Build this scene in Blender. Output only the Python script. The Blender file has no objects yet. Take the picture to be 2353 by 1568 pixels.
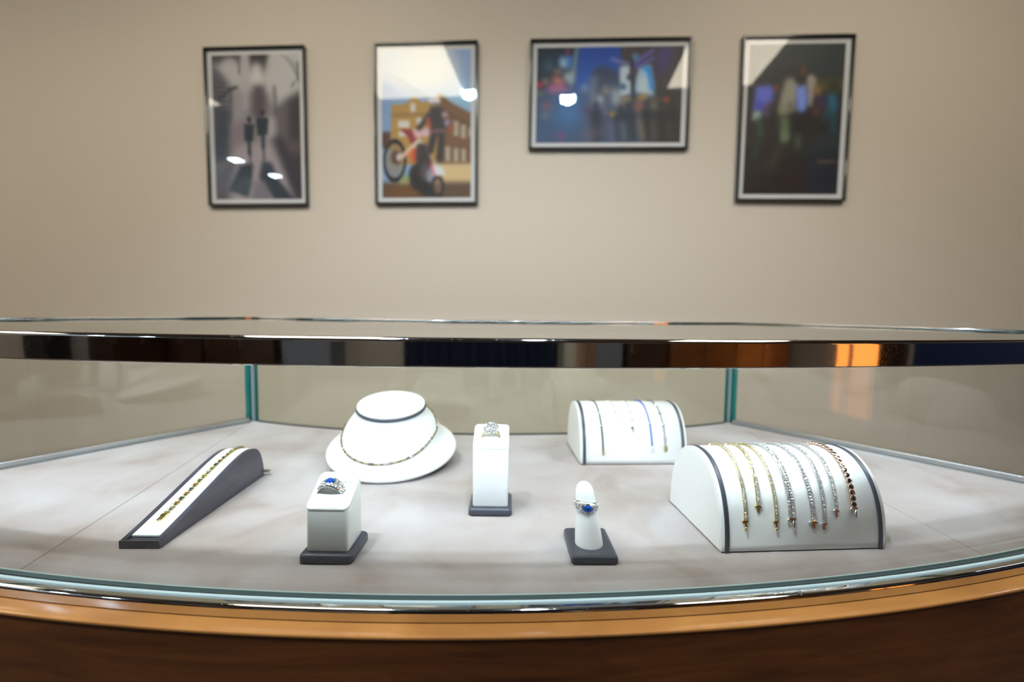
import bpy, bmesh, math, random
import numpy as np
from mathutils import Vector, Matrix

random.seed(7)
rng = np.random.default_rng(7)
SC = bpy.context.scene
COL = SC.collection
PI = math.pi
rad = math.radians

# ------------------------------------------------------------------ camera, world, exposure
PIT, ROL = rad(3.78), rad(0.675)
CAM = Vector((0, 0, 1.06))
fw = Vector((0, math.cos(PIT), -math.sin(PIT)))
u0 = Vector((0, math.sin(PIT), math.cos(PIT)))
r0 = Vector((1, 0, 0))
rt = r0 * math.cos(ROL) + u0 * math.sin(ROL)
up = u0 * math.cos(ROL) - r0 * math.sin(ROL)
cd = bpy.data.cameras.new('camera')
cam = bpy.data.objects.new('camera', cd)
COL.objects.link(cam)
cam.matrix_world = Matrix(((rt.x, up.x, -fw.x, CAM.x), (rt.y, up.y, -fw.y, CAM.y), (rt.z, up.z, -fw.z, CAM.z), (0, 0, 0, 1)))
cd.sensor_width = 36
cd.lens = 16
cd.clip_start = 0.01
cd.dof.use_dof = True
cd.dof.focus_distance = 0.40
cd.dof.aperture_fstop = 3.4
SC.camera = cam
SC.view_settings.view_transform = 'Standard'
SC.view_settings.look = 'None'
SC.view_settings.gamma = 1
SC.view_settings.use_curve_mapping = False
SC.view_settings.exposure = 0.12
wd = bpy.data.worlds.new('world')
SC.world = wd
wd.use_nodes = True
wd.node_tree.nodes['Background'].inputs[0].default_value = (0.9, 0.92, 1, 1)
wd.node_tree.nodes['Background'].inputs[1].default_value = 0.05
SC.cycles.transparent_max_bounces = 24
SC.cycles.max_bounces = 10

L_PANEL = 10.0      # radiance of the warm ceiling panels
L_SPOT = 78.0      # watts of one ceiling spotlight over the case
L_STRIP = 120.0     # radiance of the strip light behind the chrome rail

# ------------------------------------------------------------------ helpers
def at(x, y, z):
    """photo pixel -> point (cm) on the horizontal plane z (cm)"""
    F = 2353 * 16 / 36
    d = rt * ((x - 1176.5) / F) - up * ((y - 784) / F) + fw
    return (CAM + d * ((z / 100 - CAM.z) / d.z)) * 100
def aty(x, y, Y):
    F = 2353 * 16 / 36
    d = rt * ((x - 1176.5) / F) - up * ((y - 784) / F) + fw
    return (CAM + d * (Y / 100 / d.y)) * 100

class MB:
    def __init__(s):
        s.v = []; s.f = []; s.m = []; s.sm = []; s.crisp = False
    def add(s, vs, fs, mi=0, smooth=False, M=None):
        b = len(s.v)
        for p in vs:
            p = Vector(p)
            s.v.append(M @ p if M else p)
        for f in fs:
            s.f.append(tuple(i + b for i in f)); s.m.append(mi); s.sm.append(smooth)
        return s
    def box(s, x0, x1, y0, y1, z0, z1, mi=0, M=None):
        v = [(x0, y0, z0), (x1, y0, z0), (x1, y1, z0), (x0, y1, z0), (x0, y0, z1), (x1, y0, z1), (x1, y1, z1), (x0, y1, z1)]
        f = [(0, 3, 2, 1), (4, 5, 6, 7), (0, 1, 5, 4), (1, 2, 6, 5), (2, 3, 7, 6), (3, 0, 4, 7)]
        return s.add(v, f, mi, False, M)
    def loft(s, rings, caps=(True, True), closed=True, mi=0, smooth=True, M=None):
        n = len(rings[0]); v = [p for r in rings for p in r]; f = []
        for i in range(len(rings) - 1):
            for j in range(n if closed else n - 1):
                k = (j + 1) % n
                f.append((i * n + j, i * n + k, (i + 1) * n + k, (i + 1) * n + j))
        s.add(v, f, mi, smooth, M)
        if caps[0]: s.add(rings[0], [tuple(range(n))[::-1]], mi, False, M)
        if caps[1]: s.add(rings[-1], [tuple(range(n))], mi, False, M)
        return s
    def lathe(s, prof, n=48, caps=(True, True), M=None, mi=0, sx=1, sy=1):
        rings = [[(r * math.cos(2 * PI * j / n) * sx, r * math.sin(2 * PI * j / n) * sy, z) for j in range(n)] for r, z in prof]
        return s.loft(rings, caps, True, mi, True, M)
    def tube(s, pts, r, n=10, closed=False, M=None, mi=0, rb=None):
        pts = [Vector(p) for p in pts]; rings = []; N = len(pts)
        for i, p in enumerate(pts):
            a = pts[(i - 1) % N] if (closed or i) else p
            b = pts[(i + 1) % N] if (closed or i < N - 1) else p
            t = (b - a).normalized()
            ref = Vector((0, 0, 1)) if abs(t.z) < .95 else Vector((0, 1, 0))
            x = t.cross(ref).normalized(); y = t.cross(x)
            rr = r if not callable(r) else r(i / (N - 1))
            q = rb or rr
            rings.append([p + x * rr * math.cos(2 * PI * j / n) + y * q * math.sin(2 * PI * j / n) for j in range(n)])
        if closed: rings.append(rings[0])
        return s.loft(rings, (not closed, not closed), True, mi, True, M)
    def mesh(s, name, mats):
        me = bpy.data.meshes.new(name)
        me.from_pydata([tuple(p * 0.01) for p in s.v], [], s.f)
        for m in mats: me.materials.append(m)
        me.polygons.foreach_set('material_index', s.m)
        me.polygons.foreach_set('use_smooth', s.sm)
        me.update()
        bm = bmesh.new(); bm.from_mesh(me)
        bmesh.ops.remove_doubles(bm, verts=bm.verts, dist=1e-6)
        bmesh.ops.recalc_face_normals(bm, faces=bm.faces)
        bm.to_mesh(me); bm.free()
        if s.crisp: me.set_sharp_from_angle(angle=rad(9))
        return me

def obj(name, mb, mats, parent=None, loc=None, label=None, bevel=0, M=None):
    if not isinstance(mats, (list, tuple)): mats = [mats]
    me = mb.mesh(name, mats) if isinstance(mb, MB) else mb
    o = bpy.data.objects.new(name, me); COL.objects.link(o)
    if parent: o.parent = parent
    if loc: o.location = Vector(loc) * 0.01
    if M is not None: o.matrix_basis = M
    if label: o['label'] = label
    if bevel:
        b = o.modifiers.new('bevel', 'BEVEL'); b.width = bevel * .01; b.segments = 3; b.limit_method = 'ANGLE'; b.angle_limit = rad(35)
        b.harden_normals = False
    return o
def tag(o, label, cat, group=None):
    o['label'] = label; o['category'] = cat
    if group: o['group'] = group
    return o
def thing(name, label, cat, loc=(0, 0, 0), rotz=0, group=None):
    o = bpy.data.objects.new(name, None); COL.objects.link(o)
    o.empty_display_size = .02
    o.location = Vector(loc) * .01; o.rotation_euler = (0, 0, rotz)
    return tag(o, label, cat, group)
def struct(name, mb, mat):
    o = obj(name, mb, mat); o['kind'] = 'structure'; return o

def rrect(w, d, r, n=6, cx=0, cy=0):
    pts = []
    for (sx, sy, a0) in ((1, -1, -PI / 2), (1, 1, 0), (-1, 1, PI / 2), (-1, -1, PI)):
        for i in range(n + 1):
            a = a0 + PI / 2 * i / n
            pts.append((cx + sx * (w / 2 - r) + r * math.cos(a), cy + sy * (d / 2 - r) + r * math.sin(a)))
    return pts
def soft_slab(mb, w, d, r, z0, z1, b, cx=0, cy=0, taper=0, mi=0, M=None):
    """rounded slab whose upper edge is rounded with radius b"""
    rings = []
    for (k, z) in [(0.12, z0), (0, z0 + .12)]:
        rings.append([(x, y, z) for x, y in rrect(w - 2 * k, d - 2 * k, max(r - k, .05), cx=cx, cy=cy)])
    for i in range(6):
        a = PI / 2 * i / 5
        k = b * (1 - math.cos(a)); z = z1 - b + b * math.sin(a)
        k += taper * (z - z0) / (z1 - z0)
        rings.append([(x, y, z) for x, y in rrect(w - 2 * k, d - 2 * k, max(r - k, .05), cx=cx, cy=cy)])
    return mb.loft(rings, (True, True), True, mi, True, M)

# ------------------------------------------------------------------ materials
def mat(name):
    m = bpy.data.materials.new(name); m.use_nodes = True
    nt = m.node_tree; b = nt.nodes['Principled BSDF']
    return m, nt, b
def noise(nt, scale, detail=4, dist=0, vec=None, mapscale=None, rough=.5):
    n = nt.nodes.new('ShaderNodeTexNoise'); n.inputs['Scale'].default_value = scale
    n.inputs['Detail'].default_value = detail; n.inputs['Distortion'].default_value = dist
    n.inputs['Roughness'].default_value = rough
    tc = nt.nodes.new('ShaderNodeTexCoord'); out = tc.outputs['Object']
    if mapscale:
        mp = nt.nodes.new('ShaderNodeMapping'); mp.inputs['Scale'].default_value = mapscale
        nt.links.new(out, mp.inputs[0]); out = mp.outputs[0]
    nt.links.new(out, n.inputs['Vector'])
    return n
def ramp(nt, src, stops):
    r = nt.nodes.new('ShaderNodeValToRGB'); e = r.color_ramp.elements
    while len(e) > 1: e.remove(e[-1])
    e[0].position = stops[0][0]; e[0].color = (*stops[0][1], 1)
    for p, c in stops[1:]:
        q = e.new(p); q.color = (*c, 1)
    nt.links.new(src, r.inputs[0]); return r
def bump(nt, b, src, strength, dist=.001):
    n = nt.nodes.new('ShaderNodeBump'); n.inputs['Strength'].default_value = strength; n.inputs['Distance'].default_value = dist
    nt.links.new(src, n.inputs['Height']); nt.links.new(n.outputs[0], b.inputs['Normal']); return n
def simple(name, col, rough=.5, metal=0, coat=0, nscale=0, nstr=.2, ndist=.0005, ior=1.5, var=0, mapscale=None):
    m, nt, b = mat(name)
    b.inputs['Base Color'].default_value = (*col, 1); b.inputs['Roughness'].default_value = rough
    b.inputs['Metallic'].default_value = metal; b.inputs['Coat Weight'].default_value = coat
    b.inputs['IOR'].default_value = ior
    if nscale:
        n = noise(nt, nscale, 4, 0, mapscale=mapscale); bump(nt, b, n.outputs['Fac'], nstr, ndist)
        if var:
            r = ramp(nt, n.outputs['Fac'], [(.3, tuple(c * (1 - var) for c in col)), (.7, tuple(min(1, c * (1 + var)) for c in col))])
            nt.links.new(r.outputs[0], b.inputs['Base Color'])
    return m
def emit(name, col, s):
    m, nt, b = mat(name)
    b.inputs['Base Color'].default_value = (*col, 1); b.inputs['Emission Color'].default_value = (*col, 1)
    b.inputs['Emission Strength'].default_value = s
    return m
def pane_mat(name, tint, f0=.045, rough=0.0):
    """thin clear glass: see-through, mirror-like towards grazing angles"""
    m = bpy.data.materials.new(name); m.use_nodes = True; nt = m.node_tree; nt.nodes.clear()
    o = nt.nodes.new('ShaderNodeOutputMaterial'); mix = nt.nodes.new('ShaderNodeMixShader')
    t = nt.nodes.new('ShaderNodeBsdfTransparent'); t.inputs[0].default_value = (*tint, 1)
    g = nt.nodes.new('ShaderNodeBsdfGlossy'); g.inputs['Roughness'].default_value = rough; g.inputs['Color'].default_value = (1, 1, 1, 1)
    geo = nt.nodes.new('ShaderNodeNewGeometry')
    dot = nt.nodes.new('ShaderNodeVectorMath'); dot.operation = 'DOT_PRODUCT'
    nt.links.new(geo.outputs['Incoming'], dot.inputs[0]); nt.links.new(geo.outputs['Normal'], dot.inputs[1])
    def M(op, a, b=None):
        n = nt.nodes.new('ShaderNodeMath'); n.operation = op
        for i, x in enumerate((a, b)):
            if x is None: continue
            if isinstance(x, (int, float)): n.inputs[i].default_value = x
            else: nt.links.new(x, n.inputs[i])
        return n.outputs[0]
    c = M('ABSOLUTE', dot.outputs['Value'])
    k = M('SUBTRACT', 1.0, c); k5 = M('POWER', k, 5.0)
    F = M('ADD', M('MULTIPLY', k5, 1 - f0), f0)
    nt.links.new(F, mix.inputs[0]); nt.links.new(t.outputs[0], mix.inputs[1]); nt.links.new(g.outputs[0], mix.inputs[2])
    nt.links.new(mix.outputs[0], o.inputs[0])
    return m

M_wall = simple('painted_wall', (.73, .655, .555), .6, nscale=60, nstr=.08)
M_ceil = simple('dark_ceiling', (.17, .15, .13), .8)
M_side = simple('beige_side_wall', (.50, .46, .40), .7)
M_floor = simple('brown_carpet', (.06, .042, .032), .9, nscale=300, nstr=.5)
M_leather = simple('white_leatherette', (.80, .825, .82), .42, nscale=900, nstr=.12, ndist=.0002)
M_grain = simple('grained_white_leatherette', (.74, .775, .75), .45, nscale=260, nstr=.35, ndist=.0003, mapscale=(1, 1, 6))
M_dark = simple('charcoal_leatherette', (.052, .058, .078), .36, nscale=500, nstr=.25, ndist=.0003)
M_black = simple('black_felt', (.008, .007, .007), .9)
M_gold = simple('gold', (.86, .74, .40), .2, 1)
M_rose = simple('rose_gold', (.92, .66, .54), .16, 1)
M_silver = simple('white_gold', (.88, .88, .88), .2, 1)
M_edge = simple('green_glass_edge', (.0, .13, .12), .08, coat=.5)
M_bead = simple('frosted_glazing_strip', (.42, .56, .58), .4)
M_alu = simple('satin_aluminium', (.55, .57, .58), .28, 1)
M_diam = simple('diamond', (.92, .95, .98), .05, .74)
M_sapph = simple('sapphire', (.012, .10, .50), .06, .35, coat=1)
M_gblack = simple('black_gem', (.012, .016, .018), .07, coat=1, ior=1.9)
M_pane = pane_mat('clear_glass', (.988, .995, .985), .038)
M_paneback = pane_mat('green_tinted_glass', (.972, .994, .958), .04)
M_panetop = pane_mat('top_glass', (.96, .985, .965), .05)
M_picglass = pane_mat('picture_glass', (.99, .995, .995), .024, .0)
M_frame = simple('black_metal_frame', (.006, .010, .010), .16, coat=.6)
M_mat = simple('grey_white_mount', (.78, .775, .785), .7)

def chrome_mat():
    m, nt, b = mat('polished_chrome')
    b.inputs['Base Color'].default_value = (.70, .70, .72, 1); b.inputs['Metallic'].default_value = 1
    n = noise(nt, 700, 3, 0, mapscale=(1, 1, 3)); r = ramp(nt, n.outputs['Fac'], [(.60, (.035,) * 3), (.72, (.16,) * 3)])
    nt.links.new(r.outputs[0], b.inputs['Roughness'])
    n2 = noise(nt, 25, 2, 0, mapscale=(1, 1, .2)); bump(nt, b, n2.outputs['Fac'], .05, .0005)
    return m
M_chrome = chrome_mat()

def wood_mat(name, dark, lite, coat=.5, rough=.35):
    m, nt, b = mat(name)
    n = noise(nt, 7, 8, 1.2, mapscale=(1, 1, 9), rough=.62)
    n2 = noise(nt, 3, 3, .6)
    mx = nt.nodes.new('ShaderNodeMath'); mx.operation = 'MULTIPLY_ADD'; mx.inputs[1].default_value = .6
    nt.links.new(n.outputs['Fac'], mx.inputs[0])
    m2 = nt.nodes.new('ShaderNodeMath'); m2.operation = 'MULTIPLY'; m2.inputs[1].default_value = .4
    nt.links.new(n2.outputs['Fac'], m2.inputs[0]); nt.links.new(m2.outputs[0], mx.inputs[2])
    r = ramp(nt, mx.outputs[0], [(.32, dark), (.5, tuple((a + c) / 2 for a, c in zip(dark, lite))), (.66, lite)])
    nt.links.new(r.outputs[0], b.inputs['Base Color'])
    b.inputs['Roughness'].default_value = rough; b.inputs['Coat Weight'].default_value = coat; b.inputs['Coat Roughness'].default_value = .12
    bump(nt, b, n.outputs['Fac'], .15, .0004)
    return m
M_wood_shaded = wood_mat('shaded_cherry_wood', (.045, .012, .0035), (.22, .075, .018))  # darker copy of the wood; shade on the base front is in the colour
M_wood_lit = wood_mat('lit_cherry_wood', (.27, .112, .026), (.47, .220, .062), .6, .3)  # same wood, lightened: the light on the ledge is in the colour
M_darkwood = wood_mat('dark_walnut', (.030, .014, .008), (.065, .028, .014))

def suede_mat():
    m, nt, b = mat('taupe_suede')
    n = noise(nt, 11, 6, .5); n.inputs['Roughness'].default_value = .5
    r = ramp(nt, n.outputs['Fac'], [(.30, (.275, .222, .208)), (.44, (.345, .305, .295)), (.55, (.375, .345, .345)), (.72, (.42, .40, .41))])
    nt.links.new(r.outputs[0], b.inputs['Base Color'])
    b.inputs['Roughness'].default_value = .95; b.inputs['Sheen Weight'].default_value = .25
    n2 = noise(nt, 1400, 2, 0); bump(nt, b, n2.outputs['Fac'], .55, .0005)
    return m
M_suede = suede_mat()

# ------------------------------------------------------------------ the room
X0, X1, Y0, H = -420, 420, -345, 300
PSI = rad(-3.0)
wt = Vector((math.cos(PSI), math.sin(PSI), 0)); wn = Vector((math.sin(PSI), -math.cos(PSI), 0))   # along the picture wall / out of it
WM = Matrix(((wt.x, -wn.x, 0, 0), (wt.y, -wn.y, 0, 200), (0, 0, 1, 0), (0, 0, 0, 1)))              # wall frame: x along, y into wall, z up
struct('wall_far', MB().box(-440, 440, 0, 12, 0, H, M=WM), M_wall)
struct('wall_near', MB().box(X0 - 12, X1 + 12, Y0 - 12, Y0, 0, H), M_side)
struct('wall_left', MB().box(X0 - 12, X0, Y0, 222, 0, H), M_side)
struct('wall_right', MB().box(X1, X1 + 12, Y0, 177, 0, H), M_side)
struct('floor', MB().box(X0 - 12, X1 + 12, Y0 - 12, 235, -8, 0), M_floor)
struct('ceiling', MB().box(X0 - 12, X1 + 12, Y0 - 12, 235, H, H + 10), M_ceil)

# ceiling light panels (they show as cream wedges in the picture glass)
M_panel = emit('warm_diffuser', (1.0, .89, .71), L_PANEL)
for cx0, cx1, lab in ((-367, -302, 'cream square ceiling light panel furthest left'), (-146, -67, 'cream ceiling light panel above the left half of the case'), (108, 176, 'cream ceiling light panel above the right half of the case')):
    cx = (cx0 + cx1) / 2; w = cx1 - cx0
    t = thing('ceiling_light_panel', lab, 'ceiling light', (cx, 40, H), 0, 'ceiling light panels')
    y0_, y1_ = -57, 55
    fr = MB()
    for a in ((-w / 2 - 3, w / 2 + 3, y0_ - 3, y0_), (-w / 2 - 3, w / 2 + 3, y1_, y1_ + 3), (-w / 2 - 3, -w / 2, y0_, y1_), (w / 2, w / 2 + 3, y0_, y1_)):
        fr.box(a[0], a[1], a[2], a[3], -3, 0)
    obj('frame', fr, M_alu, t)
    obj('diffuser', MB().box(-w / 2, w / 2, y0_, y1_, -2, 0), M_panel, t)

# ceiling spotlights, four LEDs each
M_led = emit('cool_led', (.62, .83, 1.0), 150)
def spot(x, y, lab, power, col=(.86, .93, 1.0), tgt=None, cone=104):
    t = thing('ceiling_spotlight', lab, 'spotlight', (x, y, H), 0, 'ceiling spotlights')
    obj('housing', MB().lathe([(7.5, 0), (7.5, -4), (7.0, -5), (6.2, -5), (6.2, -2)], 32, (True, True)), M_alu, t)
    for sx in (-1, 1):
        for sy in (-1, 1):
            obj('led', MB().lathe([(2.4, -5.6), (2.4, -4.9)], 20, M=Matrix.Translation((sx * 4.1, sy * 4.1, 0))), M_led, t)
    l = bpy.data.lights.new('spot_beam', 'SPOT'); l.energy = power; l.color = col; l.spot_size = rad(cone); l.spot_blend = .8; l.shadow_soft_size = .035
    lo = bpy.data.objects.new('spot_beam', l); COL.objects.link(lo); lo.parent = t; lo.location = (0, 0, -.062)
    if tgt:
        d = Vector(tgt) - Vector((x, y, H - 8)); lo.rotation_euler = d.to_track_quat('-Z', 'Y').to_euler()
    return t
spot(24, -24, 'round four-LED ceiling spotlight above the middle of the case', L_SPOT, tgt=(10, 60, 85))
spot(-62, -8, 'round four-LED ceiling spotlight above the case, left of the middle one', L_SPOT, tgt=(-15, 60, 85))
spot(-396, -160, 'round ceiling spotlight by the left wall, nearer the pictures', 12, tgt=(-380, -160, 0))
spot(-388, -229, 'round ceiling spotlight by the left wall, farther from the pictures', 12, tgt=(-380, -229, 0))

# things along the walls behind the camera, mirrored in the chrome rail
M_navy = simple('navy_cloth', (.006, .018, .050), .8, nscale=40, nstr=.3)
M_navy2 = simple('navy_panel_paint', (.010, .030, .120), .5)
M_cream = simple('cream_paint', (.62, .62, .52), .6)
M_grey = simple('blue_grey_paint', (.20, .24, .29), .6)
M_brownw = wood_mat('warm_brown_wood', (.15, .055, .014), (.30, .12, .03))
M_orange = emit('orange_glow', (1.0, .33, .06), 1.6)
def wall_cabinet(x0, x1, h, m, lab, side='near', name='storage_cabinet', cat='cabinet'):
    w = x1 - x0
    if side == 'near': loc, rz = ((x0 + x1) / 2, Y0 + .3, 0), PI
    elif side == 'left': loc, rz = (X0 + .3, (x0 + x1) / 2, 0), PI / 2
    else: loc, rz = (X1 - .3, (x0 + x1) / 2, 0), -PI / 2
    t = thing(name, lab, cat, loc, rz)
    obj('body', MB().box(-w / 2, w / 2, -38, 0, 6, h), m, t, bevel=.4)
    obj('plinth', MB().box(-w / 2 + 2, w / 2 - 2, -36, -1, 0, 6), M_black, t)
    n = max(1, round(w / 45))
    for i in range(n):
        a = -w / 2 + w * i / n + .5; b = -w / 2 + w * (i + 1) / n - .5
        d = obj('door', MB().box(a, b, -40, -38, 8, h - 2), m, t, bevel=.3)
        obj('handle', MB().box(b - 4, b - 3, -42, -40, h * .45, h * .6), M_alu, d)
    return t
wall_cabinet(-400, -330, 205, M_darkwood, 'tall dark walnut cabinet in the near left corner')
wall_cabinet(-325, -232, 190, M_darkwood, 'wide dark walnut cabinet against the near wall')
wall_cabinet(-222, -165, 120, M_grey, 'low grey-painted cabinet against the near wall')
t = thing('photographer_stand_in', 'navy cloth behind the camera standing in for the photographer', 'photographer_stand_in', (-5, Y0 + 8, 0))  # added cloth in place of the photographer's navy clothes mirrored in the rail
cm = MB(); ring0 = []; ring1 = []
for i in range(181):
    x = -88 + 176 * i / 180; y = 3 * math.sin(i * .55) + .8 * math.sin(i * .9)
    ring0.append((x, y, 2)); ring1.append((x, y * .7, 236))
rb0 = [(x, y + .5, z) for x, y, z in ring0]; rb1 = [(x, y + .5, z) for x, y, z in ring1]
cm.loft([ring0, ring1], (False, False), False); cm.loft([rb0, rb1], (False, False), False)
obj('cloth', cm, M_navy, t)
obj('rod', MB().tube([(-94, 0, 238), (94, 0, 238)], 1.4), M_alu, t)
wall_cabinet(84, 97, 230, M_cream, 'narrow cream pillar unit right of the navy stand-in cloth')
sg = obj('light_strip', MB().box(-2.5, 2.5, -2, 0, 10, 220), M_orange, loc=(102, Y0 + 2.3, 0)); tag(sg, 'glowing orange vertical wall light behind the camera', 'wall light')
wall_cabinet(120, 150, 180, M_grey, 'narrow blue-grey cabinet behind the camera')
wall_cabinet(156, 205, 190, M_darkwood, 'dark walnut cabinet right of the blue-grey one')
wall_cabinet(210, 395, 210, M_brownw, 'wide warm brown wooden cabinet in the near right corner')
wall_cabinet(-184, -158, 210, M_black, 'narrow black unit on the left wall', 'left')
wall_cabinet(-300, -228, 200, M_darkwood, 'dark walnut cabinet on the left wall', 'left')
for a, b, lab in ((-224, -176, 'wide orange lit panel on the right wall'), (-246, -232, 'narrow orange lit strip on the right wall')):
    o = obj('backlit_panel', MB().box(-2, 0, -(b - a) / 2, (b - a) / 2, 0, 190), M_orange, loc=(X1 - .3, (a + b) / 2, 15)); tag(o, lab, 'lit panel')
wall_cabinet(-170, -155, 200, M_darkwood, 'narrow dark walnut unit beside the orange lit panel', 'right')
o = obj('partition', MB().box(-6, 0, -75, 75, 0, 225), M_navy2, loc=(X1 - .3, -72, 0)); tag(o, 'navy blue panel standing against the right wall', 'partition')

# ------------------------------------------------------------------ display case
CA = rad(2.0)
def c2w(u, v, z=0):
    return Vector((u * math.cos(CA) - v * math.sin(CA), u * math.sin(CA) + v * math.cos(CA), z))
CO = 55
case = thing('display_case', 'curved-front jewellery display case with glass top, chrome rail and cherry wood base', 'display case', c2w(0, CO), CA)
A_, B_ = Vector((45.3, 85)), Vector((65.5, 57))
sd = (B_ - A_).normalized(); sn = Vector((-sd.y, sd.x))
if sn.x < 0: sn = -sn
FC, FR = Vector((0, 221.8)), 190.0
BC, BR = Vector((0, 191.0)), 115.0
def isect(P, d, C, R, near):
    q = P - C; b = q.dot(d); c = q.dot(q) - R * R; s = math.sqrt(b * b - c)
    return [P + d * (-b - s), P + d * (-b + s)]
def corners(kf, ks, kb):
    P = A_ + sn * ks
    f = max((p for p in isect(P, sd, FC, FR + kf, 0)), key=lambda p: (p.y < 100, -abs(p.y - 46)))
    b = min((p for p in isect(P, sd, BC, BR - kb, 0)), key=lambda p: abs(p.y - 85))
    return f, b
def arc(C, R, xr, n, up_):
    a = math.asin(xr / R)
    return [Vector((C.x + R * math.sin(a * (2 * i / n - 1)), C.y - R * math.cos(a * (2 * i / n - 1)))) for i in range(n + 1)]
NF, NB = 72, 40
def front_arc(k, ks): return arc(FC, FR + k, corners(k, ks, 0)[0].x, NF, 1)
def back_arc(k, ks): return arc(BC, BR - k, corners(0, ks, k)[1].x, NB, 1)
def outline(kf, ks, kb):
    f, b = corners(kf, ks, kb)
    A = arc(FC, FR + kf, f.x, NF, 1); Bk = arc(BC, BR - kb, b.x, NB, 1)
    return A + Bk[::-1]
L3 = lambda pts, z: [(p[0], p[1] - CO, z) for p in pts]
def slab(mb, pts, z0, z1, mi=0, mside=None):
    n = len(pts); v = L3(pts, z0) + L3(pts, z1)
    mb.add(v, [tuple(range(n))[::-1], tuple(range(n, 2 * n))], mi)
    mb.add(v, [(i, (i + 1) % n, n + (i + 1) % n, n + i) for i in range(n)], mi if mside is None else mside, False)
    return mb
def strip(mb, inner, outer, z0, z1, mi=0, me=None, prof=None):
    """solid between two matching curves; me = material of the cut edges"""
    me = mi if me is None else me
    n = len(inner); v = L3(inner, z0) + L3(outer, z0) + L3(outer, z1) + L3(inner, z1)
    big, cut = [], []
    for i in range(n - 1):
        big.append((i, i + 1, 3 * n + i + 1, 3 * n + i)); big.append((n + i, n + i + 1, 2 * n + i + 1, 2 * n + i))
        cut.append((i, i + 1, n + i + 1, n + i)); cut.append((3 * n + i, 3 * n + i + 1, 2 * n + i + 1, 2 * n + i))
    cut.append((0, n, 2 * n, 3 * n)); cut.append((n - 1, 2 * n - 1, 3 * n - 1, 4 * n - 1))
    mb.crisp = True
    mb.add(v, big, mi, True)
    mb.add(v, cut, me, False)
    return mb
def sweep(mb, prof, mk=None, smooth=True):
    """profile of (k, z) swept along the front curve"""
    arcs = {k: front_arc(k, 2.0) for k in {p[0] for p in prof}}
    rings = [[(arcs[k][i][0], arcs[k][i][1] - CO, z) for k, z in prof] for i in range(NF + 1)]
    mb.crisp = True
    return mb.loft(rings, (True, True), True, 0, smooth)
ZT = 104.05
o = obj('wooden_base', slab(MB(), outline(3.05, 1.8, 1.8), 8, 84.2), M_wood_shaded, case)
obj('plinth', slab(MB(), outline(-2, -3, -3), 0, 8), M_black, case)
# ledge moulding on top of the base
obj('wooden_ledge', slab(MB(), outline(3.12, 1.9, 1.9), 84.2, 84.5), M_wood_lit, case, bevel=.12)
# suede deck in three pieces, joined at the two seams
def clip(poly, P, n):
    out = []
    for i in range(len(poly)):
        a, b = poly[i], poly[(i + 1) % len(poly)]
        da, db = (a - P).dot(n), (b - P).dot(n)
        if da >= 0: out.append(a)
        if (da >= 0) != (db >= 0): out.append(a + (b - a) * (da / (da - db)))
    return out
ol = outline(-.05, -.05, -.05)
sl = [(Vector((-37.3, 34)), Vector((-45.4, 86))), (Vector((43.0, 34)), Vector((45.4, 86)))]
nl = (sl[0][1] - sl[0][0]).normalized(); nl = Vector((nl.y, -nl.x)); nl = nl if nl.x > 0 else -nl
nr = (sl[1][1] - sl[1][0]).normalized(); nr = Vector((-nr.y, nr.x)); nr = nr if nr.x < 0 else -nr
g_ = .03
pc = clip(clip(ol, sl[0][0] + nl * g_, nl), sl[1][0] + nr * g_, nr)
deck = obj('deck_pad', slab(MB(), pc, 84.5, 85), M_suede, case, bevel=.06, label='taupe suede pad in the middle of the case floor')
obj('deck_pad', slab(MB(), clip(ol, sl[0][0] - nl * g_, -nl), 84.5, 85), M_suede, case, bevel=.06, label='taupe suede pad left of the seam')
obj('deck_pad', slab(MB(), clip(ol, sl[1][0] - nr * g_, -nr), 84.5, 85), M_suede, case, bevel=.06, label='taupe suede pad right of the seam')
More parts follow.
